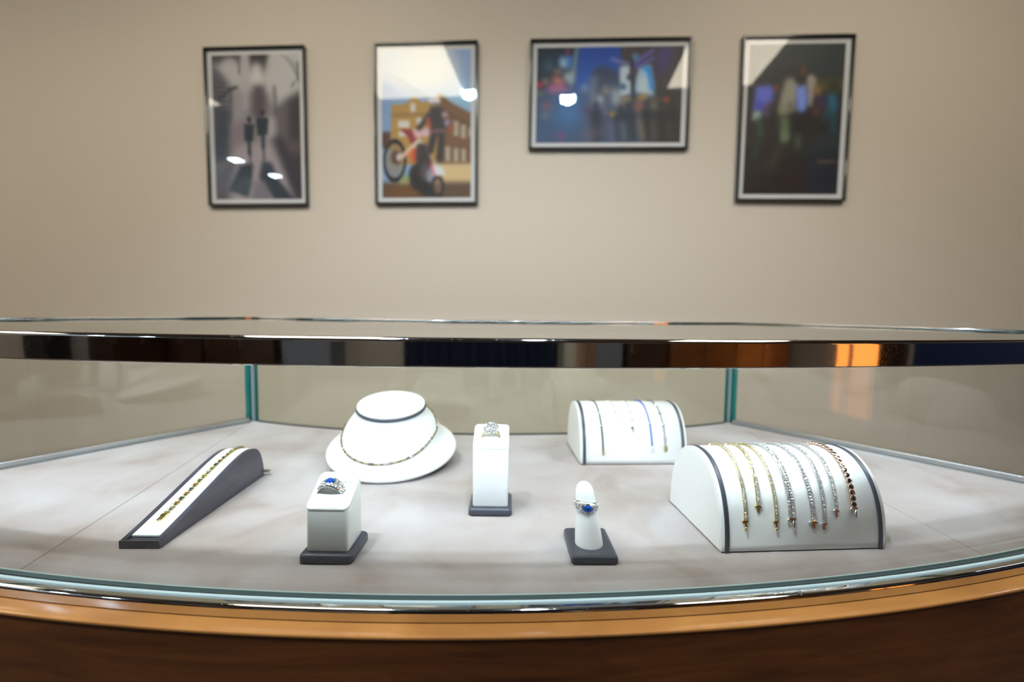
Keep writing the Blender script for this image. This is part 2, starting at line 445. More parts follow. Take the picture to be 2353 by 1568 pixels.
# glass
gz0, gz1 = 84.5, 103.3
obj('front_glass', strip(MB(), front_arc(0, 0), front_arc(.8, 0), gz0, 102.6, 0, 1), [M_pane, M_edge], case)
obj('back_glass', strip(MB(), back_arc(0, -.35), back_arc(.8, -.35), 85.05, gz1, 0, 1), [M_paneback, M_edge], case)
for s in (-1, 1):
    f, b = corners(0, 0, 0); f2, b2 = corners(0, .9, .9)
    inn = [Vector((s * b.x, b.y)), Vector((s * (f.x - .7), f.y + .8))]; out = [Vector((s * (b.x + sn.x * .9), b.y + sn.y * .9)), Vector((s * (f.x - .7 + sn.x * .9), f.y + .8 + sn.y * .9))]
    obj('side_glass', strip(MB(), inn, out, gz0, gz1, 0, 1), [M_pane, M_edge], case)
    # clear bevelled corner strip and joint
    p = Vector((s * (b.x - .55), b.y - .1))
    jm = MB(); jm.add(L3([p + Vector((s * .0, -.35)), p + Vector((s * .62, -.1)), p + Vector((s * .75, .55)), p + Vector((s * .1, .65))], 85.02) + L3([p + Vector((0, -.35)), p + Vector((s * .62, -.1)), p + Vector((s * .75, .55)), p + Vector((s * .1, .65))], gz1),
           [(0, 1, 2, 3), (4, 5, 6, 7), (0, 1, 5, 4), (1, 2, 6, 5), (2, 3, 7, 6), (3, 0, 4, 7)])
    obj('corner_joint', jm, simple('blue_grey_joint', (.22, .31, .34), .15, coat=.8), case)
    q = Vector((s * (b.x + .55), b.y + .25))
    jm = MB(); jm.add(L3([q + Vector((0, -.3)), q + Vector((s * .75, -.2)), q + Vector((s * .75, .6)), q + Vector((0, .6))], 85.02) + L3([q + Vector((0, -.3)), q + Vector((s * .75, -.2)), q + Vector((s * .75, .6)), q + Vector((0, .6))], gz1),
           [(0, 1, 2, 3), (4, 5, 6, 7), (0, 1, 5, 4), (1, 2, 6, 5), (2, 3, 7, 6), (3, 0, 4, 7)])
    obj('corner_edge', jm, simple('teal_glass_edge', (.0, .19, .17), .12, coat=.5), case, label='teal polished corner edge of the side glass')
    # aluminium channel along the foot of the side glass
    d1 = Vector((s * sd.x, sd.y)); n1 = Vector((-s * sn.x, -sn.y))
    b_ = Vector((s * (b.x), b.y)) + d1 * .9; f_ = Vector((s * f.x, f.y)) - d1 * 1.6
    obj('side_channel', strip(MB(), [b_ + n1 * .7, f_ + n1 * .7], [b_ + n1 * .02, f_ + n1 * .02], 85, 85.85), M_alu, case, bevel=.08)
    obj('side_gasket', strip(MB(), [b_ + n1 * 1.0, f_ + n1 * 1.0], [b_ + n1 * .72, f_ + n1 * .72], 85, 85.3), simple('grey_gasket', (.17, .18, .18), .5), case)
obj('back_channel', strip(MB(), back_arc(-.25, -1.6), back_arc(-.02, -1.6), 85, 85.25), simple('dark_channel', (.05, .045, .04), .5), case)
obj('top_glass', slab(MB(), outline(-.15, 1.6, 1.4), gz1, ZT, 0, 1), [M_panetop, M_edge], case)
# chrome rail round the front of the top and at the foot of the front glass
tb = MB(); tb.crisp = True
strip(tb, back_arc(1.0, 1.2), back_arc(1.38, 1.2), ZT, ZT + .26)
obj('back_edge_trim', tb, M_chrome, case, bevel=.05)
for s in (-1, 1):
    f, b = corners(.0, 1.2, 1.38); f2, b2 = corners(.0, 1.58, 1.38)
    obj('side_edge_trim', strip(MB(), [Vector((s * b.x, b.y)), Vector((s * f.x, f.y))], [Vector((s * b2.x, b2.y)), Vector((s * f2.x, f2.y))], ZT, ZT + .26), M_chrome, case, bevel=.05)
obj('top_rail', sweep(MB(), [(-.15, 102.7), (-.15, ZT + .02), (.15, ZT + .10), (.66, ZT + .10)] + [(.66 + .34 * math.sin(a), ZT - .24 + .34 * math.cos(a)) for a in [PI / 2 * k / 12 for k in range(1, 12)]] + [(1.0, ZT - .24), (1.0, 102.2), (.95, 102.12), (.85, 102.08), (.1, 102.08), (.05, 102.7)], None), M_chrome, case)
obj('glazing_strip', sweep(MB(), [(.82, 84.55), (.82, 85.5), (.88, 85.56), (1.02, 85.56), (1.08, 85.5), (1.08, 84.55)]), M_bead, case, label='pale teal strip between glass and chrome rail')
obj('bottom_rail', sweep(MB(), [(1.09, 84.55), (1.09, 85.38), (1.15, 85.42), (1.55, 85.42)] + [(1.55 + .25 * math.sin(a), 85.17 + .25 * math.cos(a)) for a in [PI / 2 * k / 10 for k in range(1, 10)]] + [(1.8, 85.17), (1.8, 84.58)], None), M_chrome, case)
obj('foot_bead', sweep(MB(), [(-.32, 85.02), (-.30, 85.22), (-.2, 85.32), (-.02, 85.34), (-.02, 85.02)], None), M_bead, case, label='pale teal glazing bead at the foot of the front glass')
# strip light tucked behind the top rail
M_strip = emit('strip_led', (.74, .86, 1.0), L_STRIP)
def front_strip(k0, k1, z0, z1): return strip(MB(), front_arc(k0, -4)[4:-4], front_arc(k1, -4)[4:-4], z0, z1)
obj('light_channel', front_strip(-1.25, -.16, 102.30, 102.40), M_alu, case)
obj('light_housing', front_strip(-.90, -.16, 102.41, 103.28), M_alu, case)
obj('led_strip', sweep(MB(), [(-.95, 102.75), (-1.2, 103.1), (-1.15, 103.15), (-.90, 102.8)]), M_strip, case)

# ------------------------------------------------------------------ gems and chain pieces
def gem_mesh(name, m, n=8, table=.55, crown=.35, girdle=1.0, depth=.55):
    mb = MB(); v = []
    for i in range(n): a = 2 * PI * i / n; v.append((table * math.cos(a), table * math.sin(a), crown))
    for i in range(n * 2): a = 2 * PI * (i / (2 * n)); v.append((girdle * math.cos(a), girdle * math.sin(a), 0.0))
    v.append((0, 0, -depth)); f = [tuple(range(n))]
    for i in range(n):
        g = n + 2 * i; h = n + (2 * i + 1) % (2 * n); k = n + (2 * i + 2) % (2 * n); j = (i + 1) % n
        f += [(i, g, h), (i, h, j), (j, h, k)]
        f += [(g, 3 * n, h), (h, 3 * n, k)]
    mb.add(v, f, 0, False)
    return mb.mesh(name, [m])
G_diam = gem_mesh('diamond', M_diam)
G_black = gem_mesh('black_stone', M_gblack, 8, .5, .45)
G_colour = {}
for nm, c in (('green', (.10, .30, .03)), ('amber', (.55, .24, .03)), ('blue', (.03, .10, .14)), ('yellow', (.42, .45, .05)), ('clear', (.55, .58, .55)), ('bronze', (.30, .14, .03))):
    G_colour[nm] = gem_mesh('gemstone', simple(nm + '_stone', tuple(x * .5 for x in c), .08, .3, coat=1), 4, .75, .4, 1.3)

def frame_M(p, t, n):
    t = t.normalized(); x = t.cross(n).normalized(); n = x.cross(t).normalized()
    return Matrix(((x.x, t.x, n.x, p.x), (x.y, t.y, n.y, p.y), (x.z, t.z, n.z, p.z), (0, 0, 0, 1)))
def resample(pts, nrm, pitch):
    d = [0]
    for i in range(1, len(pts)): d.append(d[-1] + (pts[i] - pts[i - 1]).length)
    n = int(d[-1] / pitch); out = []; j = 0
    for i in range(n):
        s = (i + .5) * pitch
        while d[j + 1] < s: j += 1
        k = (s - d[j]) / (d[j + 1] - d[j])
        out.append((pts[j].lerp(pts[j + 1], k), (pts[j + 1] - pts[j]).normalized(), nrm[j].lerp(nrm[j + 1], k).normalized()))
    return out
def gem_at(parent, mesh, name, Mloc, sx, sy=None, sz=None):
    o = bpy.data.objects.new(name, mesh); COL.objects.link(o); o.parent = parent
    Mx = Mloc @ Matrix.Diagonal((sx, sy or sx, sz or sx, 1))
    Mx.translation = Mx.translation * .01
    o.matrix_basis = Mx
    return o

# ------------------------------------------------------------------ half-round bracelet displays
def prof_pts(a, h, n=60, e=2.25):
    out = []
    for i in range(n + 1):
        t = PI * i / n; c, s = -math.cos(t), math.sin(t)
        out.append((a * math.copysign(abs(c) ** (2 / e), c), h * abs(s) ** (2 / e)))
    return out
def dome(label, loc, rz, W, D, Hh, group=None):
    t = thing('bracelet_display', label, 'bracelet display', loc, rz)
    def shell(x0, x1, k, z0):
        P = [(y, z + z0) for y, z in prof_pts(D / 2 + k, Hh + k - z0)]
        return [[(x, y, z) for y, z in P] for x in (x0, x1)]
    mb = MB(); R = shell(.0, W, 0, .12); mb.loft(R, (True, True))
    mb.add([R[0][0], R[0][-1], R[1][-1], R[1][0]], [(0, 1, 2, 3)])
    obj('cover', mb, M_leather, t)
    for x0, x1 in ((.30, .72), (W - .72, W - .30)):
        mb = MB()
        rings = []
        for x, k in ((x0, -.02), (x0, .05), (x0 + .08, .1), (x1 - .08, .1), (x1, .05), (x1, -.02)):
            P = [(y, z + .0) for y, z in prof_pts(D / 2 + k, Hh + k)]
            rings.append([(x, y, z) for y, z in P])
        mb.loft(rings, (False, False), False); obj('trim', mb, M_dark, t, label='charcoal leather trim strip')
    mb = MB()
    R = [[(x, y, z) for y, z in [(yy * .965, zz * .962 + .2) for yy, zz in prof_pts(D / 2, Hh - .2)]] for x in (-.05, .02)]
    mb.loft(R, (True, True)); obj('end_panel', mb, M_leather, t)
    R2 = [[(x + W + .03, y, z) for x, y, z in r] for r in R]
    obj('end_panel', MB().loft(R2, (True, True)), M_leather, t)
    obj('foot', MB().box(.1, W - .1, -D / 2 + .06, D / 2 - .06, 0, .13), M_black, t)
    # surface path
    PR = prof_pts(D / 2, Hh, 200); cr, sr = math.cos(rz), math.sin(rz)
    def path(ptop, pbot, back=3.5, off=.06):
        """world points from behind the crest over the top to pbot on the front"""
        loc3 = Vector(loc)
        def inv(w):
            d = w - loc3; return Vector((d.x * cr + d.y * sr, -d.x * sr + d.y * cr, d.z))
        a, b = inv(ptop), inv(pbot)
        front = [p for p in PR if p[0] <= 0][::-1]
        pts = []; nr_ = []; s = 0; L = None
        seq = [p for p in PR if p[0] > 0]
        acc = [0]; q = [front[0]]
        for p in front[1:]:
            acc.append(acc[-1] + math.dist(p, q[-1])); q.append(p)
            if p[1] <= b.z: break
        Lf = acc[-1]; slope = (b.x - a.x) / Lf
        bp = []; s = 0; last = front[0]
        for p in seq:
            s += math.dist(p, last); last = p
            if s > back: break
            bp.append((p, -s))
        seqs = bp[::-1] + list(zip(q, acc))
        P = []; N = []
        for (y, z), s in seqs:
            # gentle curve like a hanging chain
            k = s / Lf if s > 0 else s / Lf
            x = a.x + slope * s
            g = Vector((0, y / (D / 2) ** 2, max(z, .01) / Hh ** 2)); g.normalize()
            w = Vector((x, y, z)) + g * off
            P.append(loc3 + Vector((w.x * cr - w.y * sr, w.x * sr + w.y * cr, w.z)))
            N.append(Vector((g.x * cr - g.y * sr, g.x * sr + g.y * cr, g.z)))
        return P, N
    return t, path

DFL, DFR = at(1657, 1272, 85), at(2032, 1262, 85)
dv = DFR - DFL; rzF = math.atan2(dv.y, dv.x); WF = dv.length + .1
locF = DFL + Vector((-math.sin(rzF), math.cos(rzF), 0)) * 5.4; locF.z = 85
domeF, pathF = dome('large half-round white bracelet display at front right holding eight tennis bracelets', locF, rzF, WF, 10.8, 7.75)
DRL, DRR = at(1334, 1069, 85), at(1578, 1068, 85)
dv = DRR - DRL; rzR = math.atan2(dv.y, dv.x)
locR = DRL + Vector((-math.sin(rzR), math.cos(rzR), 0)) * 5.4; locR.z = 85
domeR, pathR = dome('half-round white bracelet display at the back right, behind the front one, with five thin bracelets', locR, rzR, dv.length, 10.8, 7.7)

def clasp(parent, p, t, n, w, m, style):
    Mx = frame_M(p, t, n)       # x sideways, y along the chain, z out
    mb = MB()
    if style == 'long':
        mb.box(-w * .5, w * .42, 0, .16, -.03, .2, M=Mx); mb.box(-w * .32, w * .25, .1, .62, -.02, .12, M=Mx)
        mb.lathe([(w * .42, 0), (w * .42, .22)], 12, M=Mx @ Matrix.Translation((w * .75, .12, .0)))
        mb.lathe([(w * .30, 0), (w * .40, .12), (w * .3, .3), (.02, .42)], 10, M=Mx @ Matrix.Translation((-w * .03, .58, .06)) @ Matrix.Rotation(-PI / 2, 4, 'X'))
    elif style == 'plate':
        mb.box(-w * .34, w * .34, .1, .52, -.02, .08, M=Mx)
        mb.box(-w * .34, -w * .12, .5, .60, -.02, .08, M=Mx); mb.box(w * .12, w * .34, .5, .60, -.02, .08, M=Mx)
        mb.box(-w * .5, w * .5, -.05, .14, -.03, .2, M=Mx)
        for s in (-1, 1): mb.lathe([(.02, -.13), (w * .3, -.08), (w * .32, .08), (.02, .13)], 12, M=Mx @ Matrix.Translation((s * w * .62, .08, .05)) @ Matrix.Rotation(PI / 2, 4, 'X'))
    elif style == 'tongue':
        mb.box(-w * .5, w * .5, -.02, .16, -.03, .2, M=Mx)
        mb.tube([(-w * .28, .1, .05), (-w * .28, .75, .05), (-w * .28, 1.0, .03)], lambda k: w * .24 * (1 - .35 * k), 12, M=Mx)
        mb.tube([(w * .12, .1, .05), (w * .12, .55, .05)], w * .15, 8, M=Mx); mb.tube([(w * .5, .05, .08), (w * .5, .45, .05)], w * .14, 8, M=Mx)
    elif style == 'ring':
        mb.tube([(math.cos(a) * w * .8, .25 + math.sin(a) * w, .03) for a in [2 * PI * i / 20 for i in range(20)]], .035, 6, True, M=Mx)
    elif style == 'block':
        mb.box(-w * .6, w * .6, 0, .3, -.02, .2, M=Mx); mb.box(-w * .5, -w * .1, .28, .75, -.02, .14, M=Mx); mb.box(w * .12, w * .52, .28, .82, -.02, .14, M=Mx)
    return obj('clasp', mb, m, parent)

def tennis(label, P, N, w, pitch, metal, style, group, base, gem=G_diam, gname='diamond', rows=1, bezel=False, claspmat=None):
    """a flexible bracelet: settings in one chain, every stone a part"""
    t = thing('tennis_bracelet', label, 'bracelet', base, 0, group)
    off = Vector(base)
    P = [p - off for p in P]
    fr = resample(P, N, pitch)[-99 // rows:] if rows == 1 else resample(P, N, pitch)[-49:]
    mb = MB()
    for p, tt, n in fr:
        Mx = frame_M(p, tt, n)
        if bezel:
            mb.lathe([(w * .40, -.02), (w * .5, .03), (w * .5, .16), (w * .42, .19), (w * .36, .15)], 16, M=Mx)
        else:
            mb.box(-w * .42, w * .42, -pitch * .36, pitch * .36, -.02, .07, M=Mx)
            for sx in (-.46, .46):
                for sy in (-.32, .32):
                    mb.box(sx * w - .018, sx * w + .018, sy * pitch - .018, sy * pitch + .018, .03, .18, M=Mx)
    mb.tube([p + n * .03 for p, tt, n in fr], w * .16, 6)
    obj('chain', mb, metal, t)
    for p, tt, n in fr:
        Mx = frame_M(p + n * (.15 if bezel else .13), tt, n)
        if rows == 2:
            for s in (-1, 1): gem_at(t, gem, gname, Mx @ Matrix.Translation((s * w * .25, 0, 0)) @ Matrix.Rotation(random.uniform(-.5, .5), 4, 'Z') @ Matrix.Rotation(random.uniform(-.3, .3), 4, 'X'), w * .23)
        else:
            gem_at(t, gem, gname, Mx @ Matrix.Rotation(random.uniform(-.4, .4), 4, 'Z') @ Matrix.Rotation(random.uniform(-.25, .25), 4, 'X') @ Matrix.Rotation(random.uniform(-.25, .25), 4, 'Y'), w * .36 if bezel else min(w * .42, pitch * .52) * 1.2)
    p, tt, n = fr[-1]
    clasp(t, p + tt * pitch * .5, tt, n, w, claspmat or metal, style)
    return t

GF = 'tennis bracelets on the front bracelet display'
specs = [  # top px, clasp px (x, y), width, pitch, metal, clasp, label
    ((1662, 1026), (1716, 1200), .30, .165, M_gold, 'long', 'thin gold tennis bracelet with long clasp, leftmost on the front display', {}),
    ((1700, 1025), (1752, 1171), .36, .19, M_gold, 'plate', 'short diamond tennis bracelet on gold links, second from left on the front display', {}),
    ((1727, 1025), (1790, 1204), .28, .155, M_gold, 'long', 'thin gold tennis bracelet with long clasp, third from left on the front display', {}),
    ((1760, 1023), (1828, 1203), .62, .24, M_silver, 'tongue', 'widest white diamond bracelet with two rows of stones on the front display', dict(rows=2)),
    ((1802, 1023), (1880, 1213), .46, .27, M_silver, 'plate', 'white diamond tennis bracelet with the longest hanging clasp plate, fifth from left', {}),
    ((1838, 1023), (1906, 1213), .34, .20, M_silver, 'plate', 'thin white diamond tennis bracelet, third from the right on the front display', {}),
    ((1868, 1023), (1941, 1185), .32, .185, M_silver, 'plate', 'thin white diamond tennis bracelet with short clasp, beside the black stone one', {}),
    ((1906, 1022), (1986, 1180), .52, .50, M_rose, 'tongue', 'rose gold bracelet of round black stones, rightmost on the front display', dict(gem=G_black, gname='black_stone', bezel=True, claspmat=M_silver)),
]
for (tx, ty), (bx, by), w, pi_, m, st, lab, kw in specs:
    P, N = pathF(aty(tx, ty, locF.y), aty(bx, by, locF.y - 5.3))
    tennis(lab, P, N, w, pi_, m, st, GF, P[-1], **kw)

# the five thin bracelets at the back
GR = 'thin bracelets on the back bracelet display'
M_cordk = simple('black_cord', (.008, .010, .02), .5); M_cordb = simple('blue_cord', (.0, .10, .55), .45)
def strand(label, top, bot, kind):
    P, N = pathR(aty(top[0], top[1], locR.y), aty(bot[0], bot[1], locR.y - 5.3), 3.0)
    base = P[-1].copy(); t = thing('thin_bracelet', label, 'bracelet', base, 0, GR)
    P = [p - base for p in P]; n_ = len(P)
    if kind in ('black', 'blue'):
        m = M_cordk if kind == 'black' else M_cordb
        a = int(n_ * .74)
        obj('cord', MB().tube([p + n * .05 for p, n in zip(P[:a], N[:a])], .085, 8), m, t)
        mb = MB()
        fr = resample(P[a:], N[a:], .30)
        for p, tt, n in fr: mb.lathe([(.03, -.13), (.11, -.09), (.13, 0), (.11, .09), (.03, .13)], 10, M=frame_M(p + n * .06, tt, n) @ Matrix.Rotation(-PI / 2, 4, 'X'))
        obj('beads', mb, m, t)
        for q in (a, int(n_ * .55)):
            gem_at(t, G_diam, 'bead', frame_M(P[q] + N[q] * .12, P[q] - P[q - 1], N[q]), .17)
        p, tt, n = fr[-1]
        if kind == 'black': clasp(t, p, tt, n, .26, M_gold, 'block')
        else:
            tm = MB(); Mx = frame_M(p, tt, n)
            for dx in (-.16, 0, .17): tm.tube([(0, .1, .06), (dx, .55, .1), (dx * 1.6, 1.15, .05)], .03, 6, M=Mx)
            obj('tassel', tm, M_silver, t)
    else:
        m = {'turq': M_silver, 'white': M_silver, 'dark': simple('oxidised_silver', (.14, .17, .17), .25, 1)}[kind]
        fr = resample(P, N, .26); mb = MB()
        for i, (p, tt, n) in enumerate(fr):
            Mx = frame_M(p + n * .05, tt, n) @ Matrix.Rotation(PI / 2 * (i % 2) * .8, 4, 'Y')
            mb.tube([(.085 * math.cos(a), .15 * math.sin(a), 0) for a in [2 * PI * k / 12 for k in range(12)]], .026, 5, True, M=Mx)
        obj('chain', mb, m, t)
        for i in range(3, len(fr), 5 if kind != 'dark' else 7):
            p, tt, n = fr[i]; gem_at(t, G_diam, 'charm', frame_M(p + n * .12, tt, n), .15 if kind != 'dark' else .22)
        p, tt, n = fr[-1]
        if kind == 'dark': clasp(t, p, tt, n, .34, M_gold, 'block')
        else: clasp(t, p, tt, n, .28, M_silver, 'ring' if kind == 'turq' else 'long')
strand('thin black cord bracelet with gold clasp, leftmost on the back display', (1364, 922), (1386, 1040), 'black')
strand('pale fine chain bracelet ending in a small ring on the back display', (1402, 922), (1426, 992), 'turq')
strand('pale fine chain bracelet with bar clasp in the middle of the back display', (1438, 922), (1460, 990), 'white')
strand('bright blue cord bracelet with tassel end on the back display', (1472, 921), (1502, 1028), 'blue')
strand('dark chain bracelet with gold clasp, rightmost on the back display', (1500, 921), (1534, 1032), 'dark')

# ------------------------------------------------------------------ sloping bracelet ramp on the left
rp = thing('bracelet_ramp', 'long sloping charcoal bracelet ramp with white channel, leftmost in the case', 'bracelet ramp', (-32.15, 38.5, 85), rad(1.5))
ctrl = [(0, .72), (2, 1.22), (5, 2.05), (8, 2.92), (10.5, 3.62), (12.2, 4.02), (13.5, 4.22), (14.6, 4.22), (15.6, 3.95), (16.3, 3.4), (16.8, 2.6), (17.1, 1.7), (17.25, .9), (17.3, .1)]
def smooth_path(c, n=6):
    out = []
    for i in range(len(c) - 1):
        p0, p1, p2, p3 = c[max(i - 1, 0)], c[i], c[i + 1], c[min(i + 2, len(c) - 1)]
        for k in range(n):
            t = k / n
            out.append(tuple(.5 * (2 * b + (c_ - a) * t + (2 * a - 5 * b + 4 * c_ - d) * t * t + (-a + 3 * b - 3 * c_ + d) * t ** 3) for a, b, c_, d in zip(p0, p1, p2, p3)))
    out.append(c[-1]); return out
RC = smooth_path(ctrl); HW = 1.72
def ramp_slab(x0, x1, dz, zb=0, y0=0, ymax=99, under=None):
    P = [(y, z + dz) for y, z in RC if y >= y0 and y <= ymax]
    mb = MB()
    if under is None:
        ring = [(x, P[0][0], zb) for x in (x0,)]
        for x in (x0, x1): pass
        lo = [(y, zb) for y, z in P]
    else: lo = [(y, z - under) for y, z in P]
    n = len(P)
    v = [(x0, y, z) for y, z in P] + [(x1, y, z) for y, z in P] + [(x1, y, max(z, 0)) for y, z in lo] + [(x0, y, max(z, 0)) for y, z in lo]
    f = []
    for i in range(n - 1):
        for a, b in ((0, 1), (1, 2), (2, 3), (3, 0)): f.append((a * n + i, a * n + i + 1, b * n + i + 1, b * n + i))
    f += [(0, n, 2 * n, 3 * n), (n - 1, 2 * n - 1, 3 * n - 1, 4 * n - 1)]
    return mb.add(v, f, 0, False)
M_scr = simple('scuffed_charcoal_leatherette', (.046, .046, .066), .30, coat=.25, nscale=240, nstr=.3, ndist=.0003, mapscale=(1, .15, 1), var=.25)
body = MB()
for a, b, dz in ((-HW, -HW + .42, 0), (HW - .42, HW, 0), (-HW + .42, HW - .42, -.22)):
    s = ramp_slab(a, b, dz); body.add(s.v, s.f, 0)
body.box(-HW, HW, -.30, 0, 0, .70)
obj('body', body, M_scr, rp, bevel=.05)
obj('pad', ramp_slab(-HW + .5, HW - .5, .03, y0=.25, ymax=16.5, under=.22), M_leather, rp, bevel=.08, label='white leather pad in the channel')
obj('tab', MB().box(.9, 2.3, 17.3, 17.9, .45, .6), M_alu, rp, label='pale metal tab at the back')
# coloured stone bracelet lying on it
cr, sr = math.cos(rad(1.5)), math.sin(rad(1.5))
def rw(x, y, z): return Vector((-32.15 + x * cr - y * sr, 38.5 + x * sr + y * cr, 85 + z))
P = []; N = []
sel = [(y, z) for y, z in RC if 2.3 <= y <= 15.6][::-1]
for i, (y, z) in enumerate(sel):
    j = min(i + 1, len(sel) - 1); k = max(i - 1, 0)
    t_ = Vector((0, sel[j][0] - sel[k][0], sel[j][1] - sel[k][1])).normalized(); n = Vector((0, t_.z, -t_.y)); n = n if n.z > 0 else -n
    xo = .18 * (y - 2.3) / 13 - .05
    P.append(rw(xo, y, z) + n * .07); N.append(Vector((n.x * cr - n.y * sr, n.x * sr + n.y * cr, n.z)))
base = P[-1].copy()
bt = thing('gemstone_bracelet', 'bracelet of multicoloured square stones in gold lying on the charcoal ramp', 'bracelet', base)
fr = resample([p - base for p in P], N, .70)
mb = MB()
for p, tt, n in fr:
    Mx = frame_M(p, tt, n)
    mb.box(-.15, .15, -.2, .2, -.02, .08, M=Mx)
    for sx in (-.2, .2):
        for sy in (-.2, .2): mb.box(sx - .025, sx + .025, sy - .025, sy + .025, .0, .25, M=Mx)
    mb.tube([(.07 * math.cos(a), .35 + .12 * math.sin(a), .04) for a in [2 * PI * k / 10 for k in range(10)]], .03, 5, True, M=Mx)
obj('chain', mb, simple('dark_gold', (.52, .44, .20), .22, 1), bt)
cyc = ['amber', 'clear', 'amber', 'green', 'bronze', 'blue', 'bronze', 'blue', 'yellow', 'clear', 'yellow', 'green', 'amber', 'blue', 'amber', 'blue', 'amber', 'clear', 'yellow', 'green']
for i, (p, tt, n) in enumerate(fr):
    gem_at(bt, G_colour[cyc[i % len(cyc)]], 'gemstone', frame_M(p + n * .17, tt, n) @ Matrix.Rotation(PI / 4, 4, 'Z') @ Matrix.Rotation(random.uniform(-.2, .2), 4, 'X'), .17)
p, tt, n = fr[-1]
clasp(bt, p + tt * .2, tt, n, .42, M_gold, 'block')

# ------------------------------------------------------------------ necklace bust
TB = rad(12.5)
bc = Vector((-16.2, 61.6, 85)); zc0 = 2.02
bust = thing('necklace_bust', 'round white leather necklace bust with dark neck band, at the back left of the case', 'necklace bust', bc)
BM = Matrix.Translation((0, 0, zc0)) @ Matrix.Rotation(rad(1.5), 4, 'Y') @ Matrix.Rotation(TB, 4, 'X') @ Matrix.Rotation(rad(-6), 4, 'Z')
bp_ = smooth_path([(8.2, -.18), (8.5, .0), (8.6, .28), (8.42, .55), (7.95, .95), (7.3, 1.45), (6.75, 2.1), (6.35, 2.9), (5.9, 3.8), (5.35, 4.6), (4.8, 5.25), (4.5, 5.7), (4.42, 6.0)], 4)
obj('body', MB().lathe(bp_, 96, (True, True), M=BM), M_leather, bust)
obj('neck_band', MB().lathe([(4.3, 5.96), (4.52, 6.0), (4.58, 6.1), (4.58, 6.3), (4.5, 6.38), (4.3, 6.4)], 72, M=BM), M_dark, bust, label='dark leather band round the neck')
obj('neck_cap', MB().lathe([(4.40, 6.36), (4.44, 6.5), (4.36, 6.62), (4.1, 6.68), (.01, 6.72)], 72, M=BM), M_leather, bust, label='white round cap on top of the neck')
sup = MB(); wr = []
n = 48
lo = [(7.6 * math.cos(2 * PI * i / n), 7.6 * math.sin(2 * PI * i / n)) for i in range(n)]
sup.loft([[(x, y, 0) for x, y in lo], [(x, y, (BM @ Vector((x, y, -.12))).z) for x, y in lo]])
obj('foot', sup, M_dark, bust)
def bz(r):
    for i in range(len(bp_) - 1):
        (ra, za), (rb, zb) = bp_[i], bp_[i + 1]
        if za > .2 and ra >= r >= rb: return za + (zb - za) * (ra - r) / (ra - rb + 1e-9)
    return 5.6
P = []; N = []
for i in range(241):
    a = 2 * PI * i / 240 - PI / 2
    s = math.sin(a)             # -1 front, +1 back
    r = 6.15 - .95 * max(0, -s) ** 1.6 * -1 - 1.2 * max(0, s) ** .8
    z = bz(r); dz = bz(r - .1) - bz(r + .1); nn = Vector((math.cos(a) * dz, math.sin(a) * dz, .2)).normalized()
    P.append(BM @ (Vector((r * math.cos(a), r * math.sin(a), z)) + nn * .07) + bc); N.append((BM.to_3x3() @ nn))
base = P[0].copy()
nk = thing('necklace', 'fine gold and dark link necklace draped round the white bust', 'necklace', base)
fr = resample([p - base for p in P], N, .36)
g1, g2 = MB(), MB()
for i, (p, tt, n) in enumerate(fr):
    a = i / len(fr) * 2 * PI
    Mx = frame_M(p, tt, n) @ Matrix.Rotation((i % 2) * PI * .35, 4, 'Y')
    loop = [(.105 * math.cos(b), .235 * math.sin(b), .03) for b in [2 * PI * k / 12 for k in range(12)]]
    (g1 if (i % 3) else g2).tube(loop, .05, 6, True, M=Mx)
obj('gold_links', g1, simple('antique_gold', (.45, .34, .14), .22, 1), nk)
obj('dark_links', g2, simple('gunmetal', (.05, .06, .05), .2, 1), nk)
for i in range(4, len(fr), 9):
    p, tt, n = fr[i]; gem_at(nk, G_diam, 'diamond', frame_M(p + n * .1, tt, n), .16)

